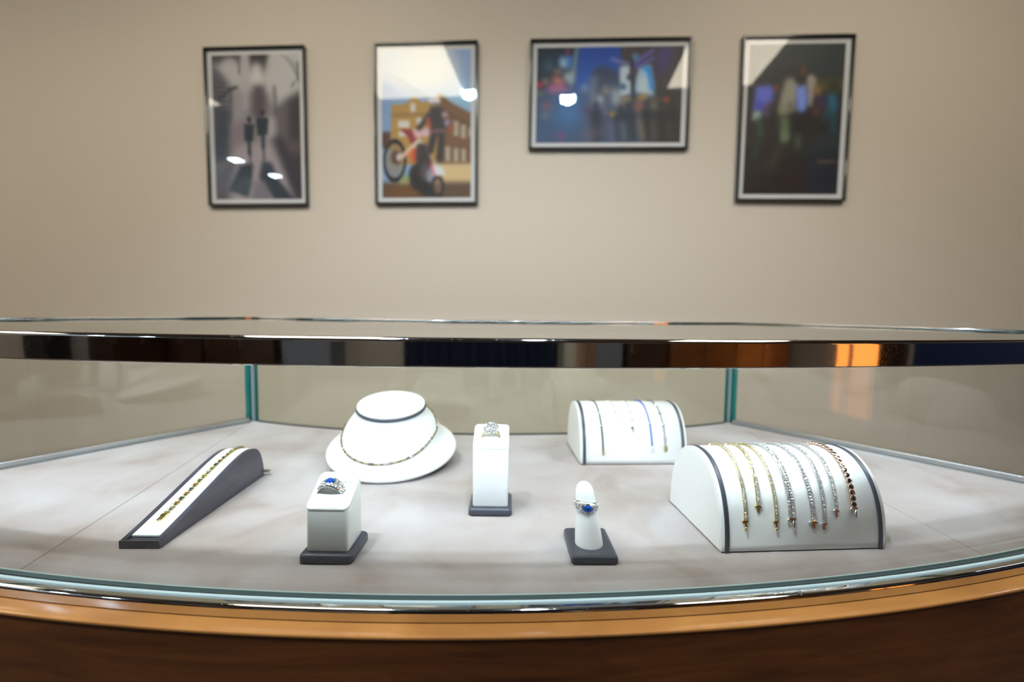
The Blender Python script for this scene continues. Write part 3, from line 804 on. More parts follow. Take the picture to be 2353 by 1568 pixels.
# ------------------------------------------------------------------ rings
def torus_band(mb, R, wfun, tfun, a0=-PI, a1=PI, n=72, M=None):
    """ring band round the Y axis; top is +Z; widths depend on the angle from the top"""
    rings = []
    for i in range(n + 1):
        a = a0 + (a1 - a0) * i / n; w = wfun(a); t = tfun(a)
        cx, cz = math.sin(a), math.cos(a); ring = []
        for (yy, rr) in ((-w, 0), (-w, t * .35), (-w * .75, t * .8), (-w * .35, t), (w * .35, t), (w * .75, t * .8), (w, t * .35), (w, 0), (w * .5, -.02), (-w * .5, -.02)):
            ring.append((cx * (R + rr), yy, cz * (R + rr)))
        rings.append(ring)
    return mb.loft(rings, (False, False), True, M=M)
def sapphire_ring(label, loc, Mrot, R, top, wmax, tmax, ss):
    t = thing('sapphire_ring', label, 'ring', loc)
    wf = lambda a: .14 + (wmax - .14) * max(0, math.cos(min(abs(a), PI / 2) * .95)) ** .7
    tf = lambda a: .09 + (tmax - .09) * max(0, math.cos(min(abs(a), PI / 2) * .98)) ** .8
    mb = MB(); torus_band(mb, R, wf, tf, M=Mrot); obj('band', mb, M_silver, t)
    cnt = 0; d = .27
    na = int(2 * rad(84) * (R + tmax * .8) / d)
    for i in range(na + 1):
        a = -rad(84) + 2 * rad(84) * i / na; w = wf(a); tt = tf(a)
        rows = max(1, int(2 * w * 1.08 / d))
        for j in range(rows):
            v = ((j + .5) / rows - .5) * 2 * .88 + (.12 if i % 2 else -.12) / rows
            y = v * w; rr = R + tt * (1 - .45 * abs(v) ** 2.2)
            if (a * (R + tt)) ** 2 / (ss[0] * 1.05) ** 2 + (y / (ss[1] * 1.05)) ** 2 < 1: continue
            if cnt >= 98: continue
            nrm = Vector((math.sin(a), v * .8 * wmax / max(w, .2), math.cos(a))).normalized()
            p = Vector((math.sin(a) * rr, y, math.cos(a) * rr)) + nrm * .04
            tg = Vector((math.cos(a), 0, -math.sin(a)))
            Mx = Mrot @ frame_M(p, tg, nrm) @ Matrix.Rotation(random.uniform(-1, 1), 4, 'Z') @ Matrix.Rotation(random.uniform(-.3, .3), 4, 'X')
            gem_at(t, G_diam, 'diamond', Mx, .135); cnt += 1
    gs = gem_mesh('sapphire', M_sapph, 10, .62, .4, 1.0, .5)
    gem_at(t, gs, 'sapphire', Mrot @ Matrix.Translation((0, 0, R + tmax + .02)), ss[0], ss[1], .30)
    return t

def ring_stand(label, loc, W, D, zf, zb, bw, rz=0, dark=M_dark, m=M_leather, gem_slot=(1.35, .62)):
    t = thing('ring_stand', label, 'ring stand', loc, rz)
    mb = MB(); soft_slab(mb, bw, bw, .5, 0, .82, .34); obj('base', mb, dark, t, label='charcoal padded base')
    # column with sloping top
    rings = []
    oc = rrect(W, D, .28)
    zt = lambda y: zf + (zb - zf) * (y + D / 2) / D
    rings.append([(x * .97, y * .97, .80) for x, y in oc]); rings.append([(x, y, .92) for x, y in oc])
    rings.append([(x, y, zt(y) - .16) for x, y in oc]); rings.append([(x * .975, y * .975, zt(y * .975) - .07) for x, y in oc])
    obj('column', MB().loft(rings), m, t)
    # top plate with the ring slot
    sw, sh = gem_slot; n = 64; oo = []; ii = []
    sl_ = math.atan2(zb - zf, D)
    full = rrect(W + .06, D + .06, .42, 12)
    def ray(poly, a):
        dx, dy = math.cos(a), math.sin(a); best = None
        for k in range(len(poly)):
            (x1, y1), (x2, y2) = poly[k], poly[(k + 1) % len(poly)]
            ex, ey = x2 - x1, y2 - y1; den = dx * ey - dy * ex
            if abs(den) < 1e-12: continue
            s = (x1 * ey - y1 * ex) / den; q = (x1 * dy - y1 * dx) / den
            if s > 0 and -1e-6 <= q <= 1 + 1e-6: best = s if best is None else max(best, s)
        return (dx * best, dy * best)
    slot = [(-sw, -sh), (sw, -sh), (sw, sh), (-sw, sh)]
    angs = sorted(set([2 * PI * k / n for k in range(n)] + [math.atan2(y, x) % (2 * PI) for x, y in slot]))
    oo = [ray(full, a) for a in angs]; ii = [ray(slot, a) for a in angs]; sy = .15
    ins = lambda P, k: [(x * (1 - k / (W / 2)), y * (1 - k / (D / 2))) for x, y in P]
    ii = [(x, y + sy) for x, y in ii]
    up_ = lambda P, h: [(x, y, zt(y) + h) for x, y in P]
    rings = [up_(ii, -.05), up_(ii, .12), up_(ins(oo, .09), .12), up_(oo, .05), up_(oo, -.05), up_(ins(oo, .09), -.1), up_(ii, -.05)]
    mb = MB(); mb.loft(rings, (False, False), True, smooth=False); obj('top_plate', mb, m if m is M_leather else M_leather, t, label='white top plate with ring slot')
    return t, zt
p1 = at(749, 1296, 85)
b1 = Vector((-15.15, 38.3, 85))
st1, zt1 = ring_stand('short white ring stand on charcoal base, front left of the case, grained front', b1, 3.5, 3.45, 4.45, 6.3, 4.5, m=M_grain)
sapphire_ring('wide diamond ring with blue sapphire standing in the short white stand', b1 + Vector((-.25, .05, 5.15)), Matrix.Rotation(rad(-6), 4, 'Z') @ Matrix.Rotation(rad(14), 4, 'X'), 1.0, None, .60, .20, (.42, .34))
b2 = Vector((-2.05, 47.4, 85))
st2, zt2 = ring_stand('tall white ring stand on charcoal base in the middle of the case', b2, 3.65, 3.5, 6.95, 8.5, 4.5)
# gold ring with a round cluster head
rg = thing('cluster_ring', 'gold ring with round diamond cluster head on the tall middle stand', 'ring', b2 + Vector((-.05, .05, 7.45)))
mb = MB(); torus_band(mb, .92, lambda a: .20, lambda a: .15); obj('band', mb, M_gold, rg)
mb = MB()
for s in (-1, 1):
    for yy in (-.16, .16): mb.tube([(s * math.sin(a) * 1.03, yy * (1 - a / 1.4) + 0, math.cos(a) * 1.03) for a in [.25 + k * .12 for k in range(9)]], .055, 6)
obj('shoulder', mb, M_gold, rg)
HM = Matrix.Translation((0, -.05, 1.12)) @ Matrix.Rotation(rad(32), 4, 'X')
mb = MB(); mb.lathe([(.35, -.22), (.70, -.04), (.80, .05), (.80, .13), (.74, .15), (.5, .12), (.01, .12)], 40, M=HM); obj('bezel', mb, M_silver, rg)
for rr, nn_ in ((.72, 18), (.45, 9)):
    for i in range(nn_):
        a = 2 * PI * i / nn_; gem_at(rg, G_diam, 'diamond', HM @ Matrix.Translation((rr * math.cos(a), rr * math.sin(a), .16)) @ Matrix.Rotation(random.uniform(-.4, .4), 4, 'X'), .115 if rr > .6 else .15)
gem_at(rg, gem_mesh('centre_stone', M_diam, 8), 'centre_stone', HM @ Matrix.Translation((0, 0, .19)), .28)

# finger stand
pf = [at(1312, 1295, 85), at(1418, 1297, 85)]
b3 = Vector((7.08, 39.1, 85))
fs = thing('ring_finger_stand', 'white finger-shaped ring stand on a charcoal base, front right of centre', 'ring stand', b3, rad(1.0))
mb = MB(); soft_slab(mb, 3.95, 5.3, .35, 0, .72, .28); obj('base', mb, M_dark, fs, label='charcoal padded base')
mb = MB(); rings = []
FP = smooth_path([(0.70, 1.22, 0.0), (1.2, 1.18, 0.0), (2.4, 1.07, .0), (3.5, .96, .0), (4.4, .88, .0), (5.1, .80, .0), (5.55, .66, .0), (5.85, .40, .0), (5.98, .06, 0)], 4)
def fin(z, r, _, j, n=40):
    k = (z - .7) / 5.3; a = 2 * PI * j / n
    nick = 1 - (.10 * math.exp(-((a - 1.5 * PI) / .18) ** 2) if z > 5.5 else 0)
    return (-.12 - .42 * k + r * math.cos(a) * nick, -.35 + .75 * k + r * 1.02 * math.sin(a) * nick, z)
for z, r, q in FP: rings.append([fin(z, r, q, j) for j in range(40)])
obj('finger', MB().loft(rings), M_leather, fs)
zr = 4.15; kk = (zr - .7) / 5.3
sapphire_ring('diamond ring with oval blue sapphire worn on the white finger stand', b3 + Vector((-.12 - .42 * kk, -.35 + .75 * kk, zr)), Matrix.Rotation(rad(6), 4, 'Y') @ Matrix.Rotation(rad(94), 4, 'X'), .92, None, .50, .24, (.45, .33))

# ------------------------------------------------------------------ framed photographs
def s2l(c):
    c = np.clip(c, 0, 1); return np.where(c <= .04045, c / 12.92, ((c + .055) / 1.055) ** 2.4)
def blur(a, k):
    k = int(k)
    if k < 1: return a
    x = np.arange(-2 * k, 2 * k + 1); g = np.exp(-(x / k) ** 2); g /= g.sum()
    for ax in (0, 1):
        pad = [(0, 0)] * a.ndim; pad[ax] = (2 * k, 2 * k); b = np.pad(a, pad, mode='edge')
        a = sum(gi * np.take(b, range(i, i + a.shape[ax]), axis=ax) for i, gi in enumerate(g))
    return a
class Paint:
    """a small soft-brush painter working in the picture's own coordinates"""
    def __init__(s, H_, W_, quad, col):
        v, u = np.mgrid[0:H_, 0:W_]; u = u / (W_ - 1); v = v / (H_ - 1)
        q = np.array(quad, float)
        s.x = (q[0][0] * (1 - u) + q[1][0] * u) * (1 - v) + (q[3][0] * (1 - u) + q[2][0] * u) * v
        s.y = (q[0][1] * (1 - u) + q[1][1] * u) * (1 - v) + (q[3][1] * (1 - u) + q[2][1] * u) * v
        s.c = np.ones((H_, W_, 3)) * np.array(col) / 255
    def mask(s, m, col, soft, al):
        m = blur(m.astype(float), soft)[..., None] * al; s.c = s.c * (1 - m) + np.array(col) / 255 * m
    def poly(s, pts, col, soft=1, al=1):
        ins = np.zeros(s.x.shape, bool); n = len(pts)
        for i in range(n):
            (x1, y1), (x2, y2) = pts[i], pts[(i + 1) % n]
            if y1 == y2: continue
            ins ^= ((s.y < y1) != (s.y < y2)) & (s.x < (x2 - x1) * (s.y - y1) / (y2 - y1) + x1)
        s.mask(ins, col, soft, al)
    def ell(s, cx, cy, rx, ry, col, soft=1, al=1, hole=0):
        d = ((s.x - cx) / rx) ** 2 + ((s.y - cy) / ry) ** 2; s.mask((d < 1) & (d >= hole ** 2), col, soft, al)
    def line(s, x1, y1, x2, y2, w, col, soft=1, al=1):
        L2 = (x2 - x1) ** 2 + (y2 - y1) ** 2; t = np.clip(((s.x - x1) * (x2 - x1) + (s.y - y1) * (y2 - y1)) / L2, 0, 1)
        s.mask(np.hypot(s.x - x1 - t * (x2 - x1), s.y - y1 - t * (y2 - y1)) < w / 2, col, soft, al)
    def rect(s, x1, y1, x2, y2, col, soft=1, al=1): s.poly([(x1, y1), (x2, y1), (x2, y2), (x1, y2)], col, soft, al)

def pic_street():
    p = Paint(240, 150, [(172, 178), (935, 158), (958, 1415), (225, 1418)], (120, 115, 118))
    p.rect(100, 100, 1000, 480, (165, 162, 162), 8); p.rect(150, 100, 430, 250, (62, 56, 58), 8); p.ell(330, 300, 90, 110, (170, 168, 170), 6, .9)
    p.poly([(160, 230), (330, 420), (360, 1450), (140, 1450)], (72, 70, 82), 8)
    for i in range(16): p.line(150, 240 + i * 26, 270 + i * 6, 330 + i * 18, 7, (50, 48, 52) if i % 2 else (128, 122, 124), 1, .6)
    p.poly([(495, 150), (680, 150), (635, 330), (520, 330)], (48, 42, 44), 5)
    p.ell(568, 330, 62, 100, (188, 186, 186), 7)
    p.rect(430, 150, 495, 640, (165, 162, 164), 4, .9); p.line(405, 150, 420, 330, 14, (70, 66, 68), 2, .8)
    p.poly([(540, 430), (650, 430), (650, 700), (530, 700)], (78, 70, 78), 6)
    p.poly([(690, 150), (940, 150), (940, 480), (740, 640), (640, 430)], (176, 174, 175), 8)
    for i in range(14): p.line(770 + i * 14, 160 + i * 6, 900 + i * 5, 260 + i * 22, 5, (105, 100, 104), 1, .45)
    p.poly([(820, 560), (960, 480), (960, 1430), (900, 1430), (780, 900)], (52, 47, 54), 9)
    p.poly([(730, 620), (830, 560), (860, 1000), (760, 900)], (90, 84, 92), 8)
    p.poly([(340, 480), (480, 480), (480, 760), (340, 800)], (142, 136, 142), 8, .9)
    p.line(345, 470, 345, 760, 22, (58, 64, 78), 3, .8); p.line(240, 545, 345, 465, 18, (40, 42, 50), 2, .9); p.line(330, 462, 395, 448, 26, (42, 42, 48), 2, .9)
    p.line(722, 440, 735, 680, 26, (84, 80, 88), 3, .8)
    p.rect(200, 640, 330, 1100, (46, 56, 74), 6, .85)
    p.poly([(640, 700), (720, 700), (740, 900), (650, 900)], (158, 152, 158), 6)
    p.poly([(370, 760), (470, 720), (480, 930), (330, 980)], (120, 110, 120), 8)
    p.poly([(420, 940), (720, 900), (840, 1180), (880, 1430), (300, 1430), (260, 1130)], (150, 140, 146), 8)
    p.poly([(180, 1150), (400, 1050), (330, 1430), (180, 1430)], (66, 64, 78), 10)
    p.poly([(430, 1120), (540, 1100), (530, 1300), (500, 1400), (330, 1340)], (42, 52, 64), 3)
    p.poly([(620, 1080), (700, 1100), (760, 1250), (900, 1420), (720, 1420), (590, 1230)], (42, 50, 64), 4)
    p.poly([(540, 1250), (640, 1260), (710, 1430), (520, 1430)], (106, 98, 108), 5, .9)
    p.poly([(700, 880), (780, 860), (960, 1200), (960, 1430), (860, 1300)], (48, 46, 56), 8)
    p.ell(900, 960, 70, 60, (100, 84, 88), 7, .6)
    for (x, w, top) in ((503, 44, 700), (618, 54, 645)):
        p.ell(x, top + 22, 20, 28, (34, 42, 54), 1); p.poly([(x - w, top + 60), (x + w, top + 60), (x + w * .85, top + 210), (x - w * .8, top + 215)], (32, 42, 54), 2)
        p.line(x + 5, top + 200, x + 8, top + 320, 30, (36, 46, 60), 2); p.line(x + 8, top + 290, x + 16, top + 430, 14, (50, 54, 68), 2)
    p.line(925, 235, 930, 380, 16, (46, 48, 52), 2, .8); p.line(870, 440, 900, 395, 12, (60, 58, 60), 1, .8)
    return p.c
def pic_bike():
    p = Paint(240, 150, [(160, 135), (960, 135), (955, 1385), (178, 1385)], (118, 150, 186))
    p.rect(100, 100, 1000, 430, (128, 152, 190), 6); p.poly([(100, 100), (770, 120), (900, 470), (600, 540), (150, 380)], (190, 200, 212), 12, .8)
    p.ell(560, 280, 260, 150, (206, 208, 210), 18, .8); p.rect(700, 450, 1000, 620, (142, 178, 204), 14, .9)
    p.poly([(120, 380), (260, 420), (260, 850), (120, 850)], (112, 142, 182), 8)
    p.rect(100, 820, 250, 960, (70, 42, 32), 3)
    p.poly([(255, 590), (330, 590), (400, 570), (435, 525), (480, 530), (520, 570), (600, 560), (690, 495), (730, 545), (730, 1100), (250, 1100)], (160, 124, 60), 2)
    p.poly([(690, 495), (760, 560), (960, 670), (960, 1110), (690, 1110)], (104, 72, 42), 2)
    p.rect(250, 660, 600, 690, (128, 96, 46), 2, .8); p.poly([(730, 640), (960, 760), (960, 790), (730, 670)], (84, 56, 34), 2, .8)
    for a in ((425, 575, 468, 650), (315, 725, 415, 785), (480, 700, 530, 760), (320, 810, 400, 860)): p.rect(*a, (190, 190, 186), 2)
    for a in ((805, 735, 848, 860), (872, 765, 912, 880), (938, 790, 960, 870), (735, 950, 775, 1075), (808, 965, 850, 1080), (876, 970, 914, 1080)): p.rect(*a, (156, 148, 134), 2)
    p.rect(640, 1095, 1000, 1285, (190, 166, 122), 4); p.rect(100, 1250, 1000, 1420, (82, 62, 44), 5)
    p.rect(230, 1270, 560, 1385, (104, 68, 30), 6, .8); p.rect(330, 1210, 440, 1260, (150, 140, 92), 4)
    p.line(180, 290, 600, 540, 9, (120, 134, 138), 1, .7); p.line(180, 310, 560, 530, 6, (130, 140, 144), 1, .6); p.line(300, 250, 900, 620, 4, (130, 148, 160), 1, .5)
    p.ell(285, 1065, 105, 188, (26, 22, 22), 1, 1, .76); p.ell(285, 1065, 82, 145, (120, 104, 84), 3, .6, .3)
    for k in range(12):
        a = k * PI / 6; p.line(285, 1060, 285 + 78 * math.cos(a), 1065 + 140 * math.sin(a), 4, (150, 140, 126), 1, .5)
    p.ell(300, 1040, 48, 62, (72, 50, 44), 3); p.ell(325, 1035, 26, 34, (190, 176, 170), 2)
    p.poly([(325, 790), (430, 800), (490, 880), (430, 930), (410, 870)], (128, 24, 32), 2)
    p.line(360, 1025, 500, 900, 34, (206, 196, 184), 2); p.line(370, 1030, 420, 985, 20, (200, 92, 80), 2, .8)
    p.poly([(440, 800), (620, 790), (720, 800), (700, 850), (520, 860), (470, 880)], (196, 160, 172), 3)
    p.line(510, 900, 640, 1130, 34, (176, 160, 166), 3); p.line(560, 1000, 640, 1160, 18, (180, 60, 66), 2)
    p.rect(435, 960, 475, 1080, (196, 66, 32), 3); p.poly([(480, 920), (560, 920), (620, 1100), (520, 1180), (470, 1060)], (46, 36, 38), 3)
    p.ell(490, 1190, 80, 100, (34, 28, 28), 3); p.poly([(430, 1200), (560, 1220), (700, 1385), (560, 1385), (430, 1280)], (28, 24, 24), 4)
    p.ell(555, 1160, 45, 80, (66, 60, 66), 3); p.ell(585, 1190, 24, 50, (140, 132, 136), 3, .8)
    p.ell(665, 1290, 58, 105, (30, 26, 28), 2, 1, .6); p.ell(665, 1290, 34, 66, (120, 96, 84), 3, .6)
    p.poly([(620, 1100), (700, 1120), (740, 1185), (660, 1200), (620, 1180)], (196, 200, 208), 3); p.line(600, 1080, 640, 1200, 16, (190, 70, 80), 2, .9)
    p.poly([(600, 610), (690, 600), (720, 700), (740, 800), (700, 860), (600, 840), (580, 700)], (34, 28, 30), 3)
    p.line(590, 680, 500, 790, 46, (42, 36, 40), 3); p.line(700, 650, 750, 760, 50, (58, 48, 56), 3); p.line(575, 710, 600, 780, 26, (168, 62, 34), 2)
    p.ell(635, 560, 50, 36, (206, 200, 210), 2); p.rect(600, 575, 680, 600, (60, 56, 62), 2, .7)
    p.ell(730, 680, 26, 24, (176, 146, 142), 3); p.ell(748, 745, 22, 30, (150, 134, 160), 3); p.ell(785, 795, 22, 28, (160, 60, 30), 3)
    p.line(630, 850, 600, 980, 60, (36, 30, 34), 3); p.line(700, 850, 680, 1060, 56, (34, 30, 32), 3); p.line(600, 820, 720, 810, 22, (170, 110, 110), 3, .8)
    p.rect(340, 1200, 420, 1222, (120, 138, 70), 3, .8)
    return p.c
def pic_square():
    p = Paint(150, 226, [(215, 200), (2010, 180), (1955, 1362), (195, 1362)], (52, 66, 92))
    p.rect(100, 100, 2100, 700, (30, 66, 150), 10); p.rect(660, 400, 1300, 720, (46, 92, 172), 22, .8)
    p.poly([(100, 150), (730, 150), (640, 700), (100, 700)], (26, 40, 56), 4)
    p.poly([(690, 150), (735, 150), (680, 620), (630, 700), (600, 640)], (104, 124, 140), 3)
    p.ell(360, 420, 70, 90, (58, 82, 100), 8); p.rect(490, 300, 640, 460, (84, 128, 176), 5); p.rect(580, 300, 640, 430, (46, 110, 190), 3); p.rect(505, 340, 570, 430, (150, 170, 184), 4)
    p.ell(590, 240, 24, 60, (140, 56, 76), 4); p.ell(470, 490, 60, 36, (140, 104, 92), 5); p.ell(600, 560, 60, 70, (170, 182, 186), 6)
    p.poly([(380, 560), (500, 550), (560, 650), (430, 660)], (206, 120, 96), 6); p.poly([(330, 650), (540, 640), (640, 720), (520, 760), (350, 750)], (196, 92, 130), 6)
    p.rect(200, 620, 280, 690, (184, 30, 50), 4); p.ell(315, 610, 34, 40, (170, 130, 110), 5); p.rect(200, 730, 290, 790, (120, 118, 56), 5)
    p.rect(100, 780, 800, 1400, (50, 74, 108), 18); p.ell(620, 960, 200, 200, (66, 126, 188), 20, .75)
    p.poly([(920, 450), (1000, 420), (1100, 430), (1240, 520), (1260, 900), (860, 900), (880, 560)], (52, 66, 90), 4)
    p.poly([(870, 560), (940, 540), (930, 940), (850, 940)], (112, 120, 142), 6)
    for i in range(7): p.line(950 + i * 34, 540, 950 + i * 34, 760, 8, (90, 100, 122), 1, .6)
    p.poly([(1250, 180), (2050, 170), (2050, 700), (1250, 700)], (62, 54, 58), 4)
    for i in range(9):
        for j in range(4): p.rect(1270 + j * 42, 200 + i * 44, 1292 + j * 42, 220 + i * 44, (96, 78, 66), 1, .6)
    p.poly([(1230, 430), (1360, 410), (1380, 760), (1230, 790)], (176, 190, 200), 3); p.rect(1225, 640, 1300, 710, (40, 76, 110), 3)
    p.poly([(1455, 440), (1600, 400), (1665, 800), (1390, 740)], (150, 182, 204), 4); p.poly([(1470, 440), (1610, 420), (1650, 730), (1590, 700), (1560, 500)], (38, 130, 206), 3)
    p.rect(1470, 560, 1560, 740, (178, 192, 198), 4); p.rect(1385, 280, 1450, 380, (70, 150, 196), 4)
    p.poly([(1680, 200), (1900, 190), (1760, 560), (1700, 500)], (62, 56, 118), 8)
    p.rect(1130, 700, 1240, 900, (166, 182, 192), 8); p.rect(950, 780, 1030, 900, (176, 188, 196), 6); p.rect(1020, 670, 1100, 770, (150, 134, 128), 6); p.ell(800, 690, 36, 50, (140, 156, 184), 6)
    p.line(1140, 340, 1330, 400, 46, (120, 116, 176), 3, .9); p.line(1400, 385, 1630, 240, 40, (96, 92, 176), 3); p.line(1410, 450, 1640, 325, 40, (92, 86, 176), 3)
    p.line(1380, 340, 1400, 1300, 42, (32, 40, 60), 3); p.ell(1400, 490, 46, 46, (74, 58, 72), 3); p.ell(1345, 560, 34, 36, (44, 44, 62), 3)
    p.rect(1260, 800, 1360, 850, (176, 146, 76), 5); p.rect(1450, 775, 1570, 835, (176, 146, 66), 4)
    p.rect(1660, 680, 2050, 1400, (50, 44, 44), 6); p.rect(1560, 830, 1730, 930, (96, 76, 60), 8); p.ell(1630, 930, 60, 40, (120, 128, 120), 8); p.ell(1790, 835, 34, 28, (184, 82, 40), 4)
    p.rect(1400, 820, 1520, 1000, (124, 94, 84), 8); p.ell(1480, 910, 40, 30, (170, 70, 66), 6, .7); p.rect(820, 900, 1000, 1360, (64, 72, 100), 12)
    p.rect(1200, 850, 1320, 930, (130, 110, 110), 8); p.ell(1140, 1010, 40, 34, (176, 134, 60), 4); p.ell(1040, 960, 34, 60, (130, 124, 140), 7); p.ell(830, 960, 70, 30, (96, 54, 96), 8); p.rect(280, 870, 390, 940, (150, 84, 84), 7); p.ell(310, 1020, 44, 34, (116, 112, 116), 6)
    for x, w, y in ((940, 60, 900), (1240, 80, 950), (1330, 60, 900), (1560, 66, 880), (1730, 90, 900), (1870, 70, 900)):
        p.ell(x, y, w * .4, 50, (34, 38, 52), 4); p.poly([(x - w, y + 60), (x + w, y + 60), (x + w * .8, 1360), (x - w * .7, 1360)], (36, 42, 56) if x < 1400 else (34, 32, 34), 5)
    for x, c in ((1120, (120, 112, 140)), (1270, (126, 148, 176)), (1480, (116, 100, 78)), (1640, (100, 84, 64)), (1830, (78, 66, 54)), (820, (84, 88, 110))): p.line(x - 10, 1110, x + 10, 1330, 50, c, 7, .8)
    p.poly([(720, 1250), (1020, 1150), (1020, 1250), (800, 1362)], (96, 84, 104), 8, .6); p.ell(515, 1280, 34, 60, (126, 62, 110), 6)
    p.line(1460, 1080, 1510, 1330, 40, (130, 112, 82), 5, .8)
    return p.c
def pic_people():
    p = Paint(240, 150, [(215, 120), (1068, 118), (988, 1400), (160, 1400)], (24, 22, 24))
    p.rect(100, 100, 1100, 420, (30, 38, 42), 12); p.rect(560, 100, 1100, 400, (30, 40, 44), 12, .8); p.rect(100, 700, 800, 1420, (30, 24, 24), 20)
    p.rect(780, 425, 1060, 520, (76, 74, 30), 8); p.rect(700, 1000, 1060, 1420, (24, 30, 42), 10); p.rect(780, 900, 1020, 1010, (38, 56, 66), 12, .8)
    p.rect(810, 1105, 1000, 1132, (84, 68, 58), 3, .9); p.rect(160, 1130, 440, 1200, (58, 50, 46), 12, .6); p.rect(180, 1290, 400, 1320, (66, 42, 34), 10, .6); p.ell(640, 1290, 120, 110, (44, 28, 28), 20, .6)
    p.poly([(265, 475), (400, 460), (440, 490), (430, 600), (350, 690), (250, 680), (262, 560)], (86, 96, 190), 5); p.poly([(270, 600), (350, 600), (340, 700), (270, 690)], (60, 66, 170), 5)
    p.ell(460, 485, 22, 34, (100, 54, 30), 3); p.poly([(250, 680), (330, 690), (320, 750), (240, 770)], (140, 160, 156), 4); p.line(345, 690, 395, 620, 30, (76, 50, 52), 4); p.ell(375, 710, 22, 24, (76, 84, 150), 5)
    p.line(300, 750, 315, 880, 40, (40, 78, 54), 5); p.line(315, 880, 260, 1080, 32, (34, 66, 46), 5)
    p.poly([(540, 400), (600, 390), (660, 470), (620, 700), (560, 720), (470, 700), (490, 560)], (140, 134, 120), 5)
    p.poly([(560, 600), (620, 620), (600, 710), (550, 700)], (96, 92, 84), 5); p.poly([(480, 640), (540, 640), (540, 720), (480, 720)], (112, 122, 84), 6)
    p.poly([(720, 385), (780, 375), (810, 420), (790, 560), (770, 660), (730, 640)], (150, 138, 130), 4)
    p.poly([(625, 470), (660, 480), (720, 450), (735, 600), (710, 700), (650, 715), (630, 640)], (110, 132, 206), 4)
    p.ell(668, 380, 46, 72, (30, 20, 18), 4); p.ell(692, 345, 20, 44, (112, 62, 36), 4); p.ell(660, 300, 24, 20, (54, 36, 26), 4)
    p.ell(570, 350, 46, 46, (26, 22, 22), 8)
    p.poly([(560, 710), (750, 700), (760, 800), (700, 900), (560, 880)], (14, 14, 18), 6)
    p.poly([(490, 720), (570, 740), (570, 940), (500, 960), (490, 820)], (86, 106, 74), 6); p.ell(530, 900, 34, 56, (98, 112, 84), 5)
    p.line(485, 990, 400, 1170, 40, (62, 66, 40), 8); p.ell(648, 950, 24, 80, (78, 92, 76), 6); p.line(740, 860, 740, 960, 40, (28, 40, 30), 8)
    p.line(940, 540, 960, 860, 50, (22, 76, 98), 6); p.poly([(905, 550), (985, 530), (1000, 680), (900, 700)], (18, 88, 122), 6); p.line(920, 650, 870, 760, 34, (30, 76, 84), 6)
    p.ell(960, 480, 44, 50, (34, 34, 24), 6); p.ell(820, 520, 36, 44, (130, 96, 62), 5); p.poly([(800, 570), (870, 570), (880, 700), (800, 720)], (56, 36, 62), 8); p.ell(800, 690, 20, 44, (92, 48, 36), 5); p.ell(865, 590, 14, 44, (34, 40, 110), 4)
    p.line(700, 1040, 800, 980, 24, (40, 58, 52), 8); p.rect(180, 935, 240, 970, (60, 44, 36), 5, .8)
    return p.c

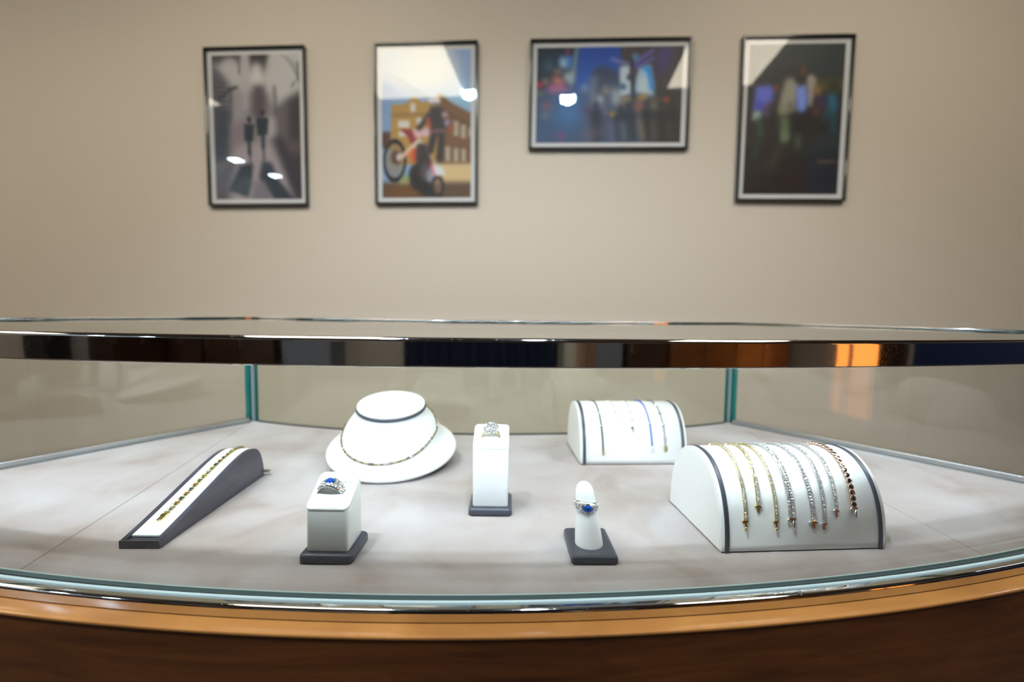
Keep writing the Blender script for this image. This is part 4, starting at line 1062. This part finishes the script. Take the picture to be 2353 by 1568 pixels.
def picture(label, s, z, w, h, tilt, art, motif):
    c = WM @ Vector((s, 0, z))
    t = thing('framed_photograph', label, 'framed photograph', c, PSI, 'framed photographs on the far wall')
    T = Matrix.Rotation(-tilt, 4, 'Y')
    fwid, dp = 1.0, 2.2
    P = [(w / 2, h / 2), (-w / 2, h / 2), (-w / 2, -h / 2), (w / 2, -h / 2)]
    prof = [(0, -.3), (0, -dp + .4), (.12, -dp + .12), (.4, -dp), (fwid - .3, -dp), (fwid, -dp + .35), (fwid, -.3)]
    rings = []
    for sx, sy in ((1, 1), (-1, 1), (-1, -1), (1, -1), (1, 1)):
        rings.append([(sx * (w / 2 - k), y, sy * (h / 2 - k)) for k, y in prof])
    obj('frame', MB().loft(rings, (False, False), True, smooth=False, M=T), M_frame, t)
    obj('backing', MB().box(-w / 2 + .6, w / 2 - .6, -.5, -.28, -h / 2 + .6, h / 2 - .6, M=T), M_black, t)
    iw, ih = w / 2 - fwid, h / 2 - fwid
    obj('mount', MB().box(-iw - .2, iw + .2, -.75, -.5, -ih - .2, ih + .2, M=T), M_mat, t, label='grey-white mount border')
    H_, W_ = art.shape[:2]; pw, ph = iw - 2.0, ih - 2.0
    xs = np.linspace(-pw, pw, W_); zs = np.linspace(ph, -ph, H_)
    g = np.zeros((H_, W_, 3)); g[..., 0] = xs[None, :]; g[..., 2] = zs[:, None]; g[..., 1] = -.78
    v = [tuple((T @ Vector(q)) * .01) for q in g.reshape(-1, 3)]
    f = [(i * W_ + j, (i + 1) * W_ + j, (i + 1) * W_ + j + 1, i * W_ + j + 1) for i in range(H_ - 1) for j in range(W_ - 1)]
    me = bpy.data.meshes.new('print'); me.from_pydata(v, [], f)
    ca = me.color_attributes.new('ink', 'FLOAT_COLOR', 'POINT'); lin = np.ones((H_ * W_, 4)); lin[:, :3] = np.clip(s2l(art.reshape(-1, 3)) * 1.45 + .004, 0, .9)
    ca.data.foreach_set('color', lin.ravel()); me.materials.append(M_print)
    o = obj('print', me, None, t); o['label'] = motif
    obj('glazing', MB().box(-iw - .15, iw + .15, -1.15, -1.0, -ih - .15, ih + .15, M=T), M_picglass, t)
M_print, nt, b = mat('photo_print')
an = nt.nodes.new('ShaderNodeAttribute'); an.attribute_name = 'ink'
nt.links.new(an.outputs['Color'], b.inputs['Base Color']); b.inputs['Roughness'].default_value = .5
picture('framed black and white photograph of two walking silhouettes, leftmost on the wall', -113.0, 106 + 78.9, 45.2, 67.7, .005, pic_street(), 'two dark figures walking down a bright alley')
picture('framed photograph of a motocross rider before a brick building, second from left', -38.0, 106 + 79.5, 44.7, 67.7, .0036, pic_bike(), 'rider on a red and white dirt bike')
picture('framed landscape-format photograph of a crowded city square at dusk', 39.4, 106 + 90.8, 66.5, 45.0, -.004, pic_square(), 'blue dusk street with lit signs and crowd')
picture('framed dark photograph of people walking, rightmost on the wall', 115.1, 106 + 80.0, 44.2, 66.3, -.004, pic_people(), 'man in pale jacket and blue shirt among dark crowd')
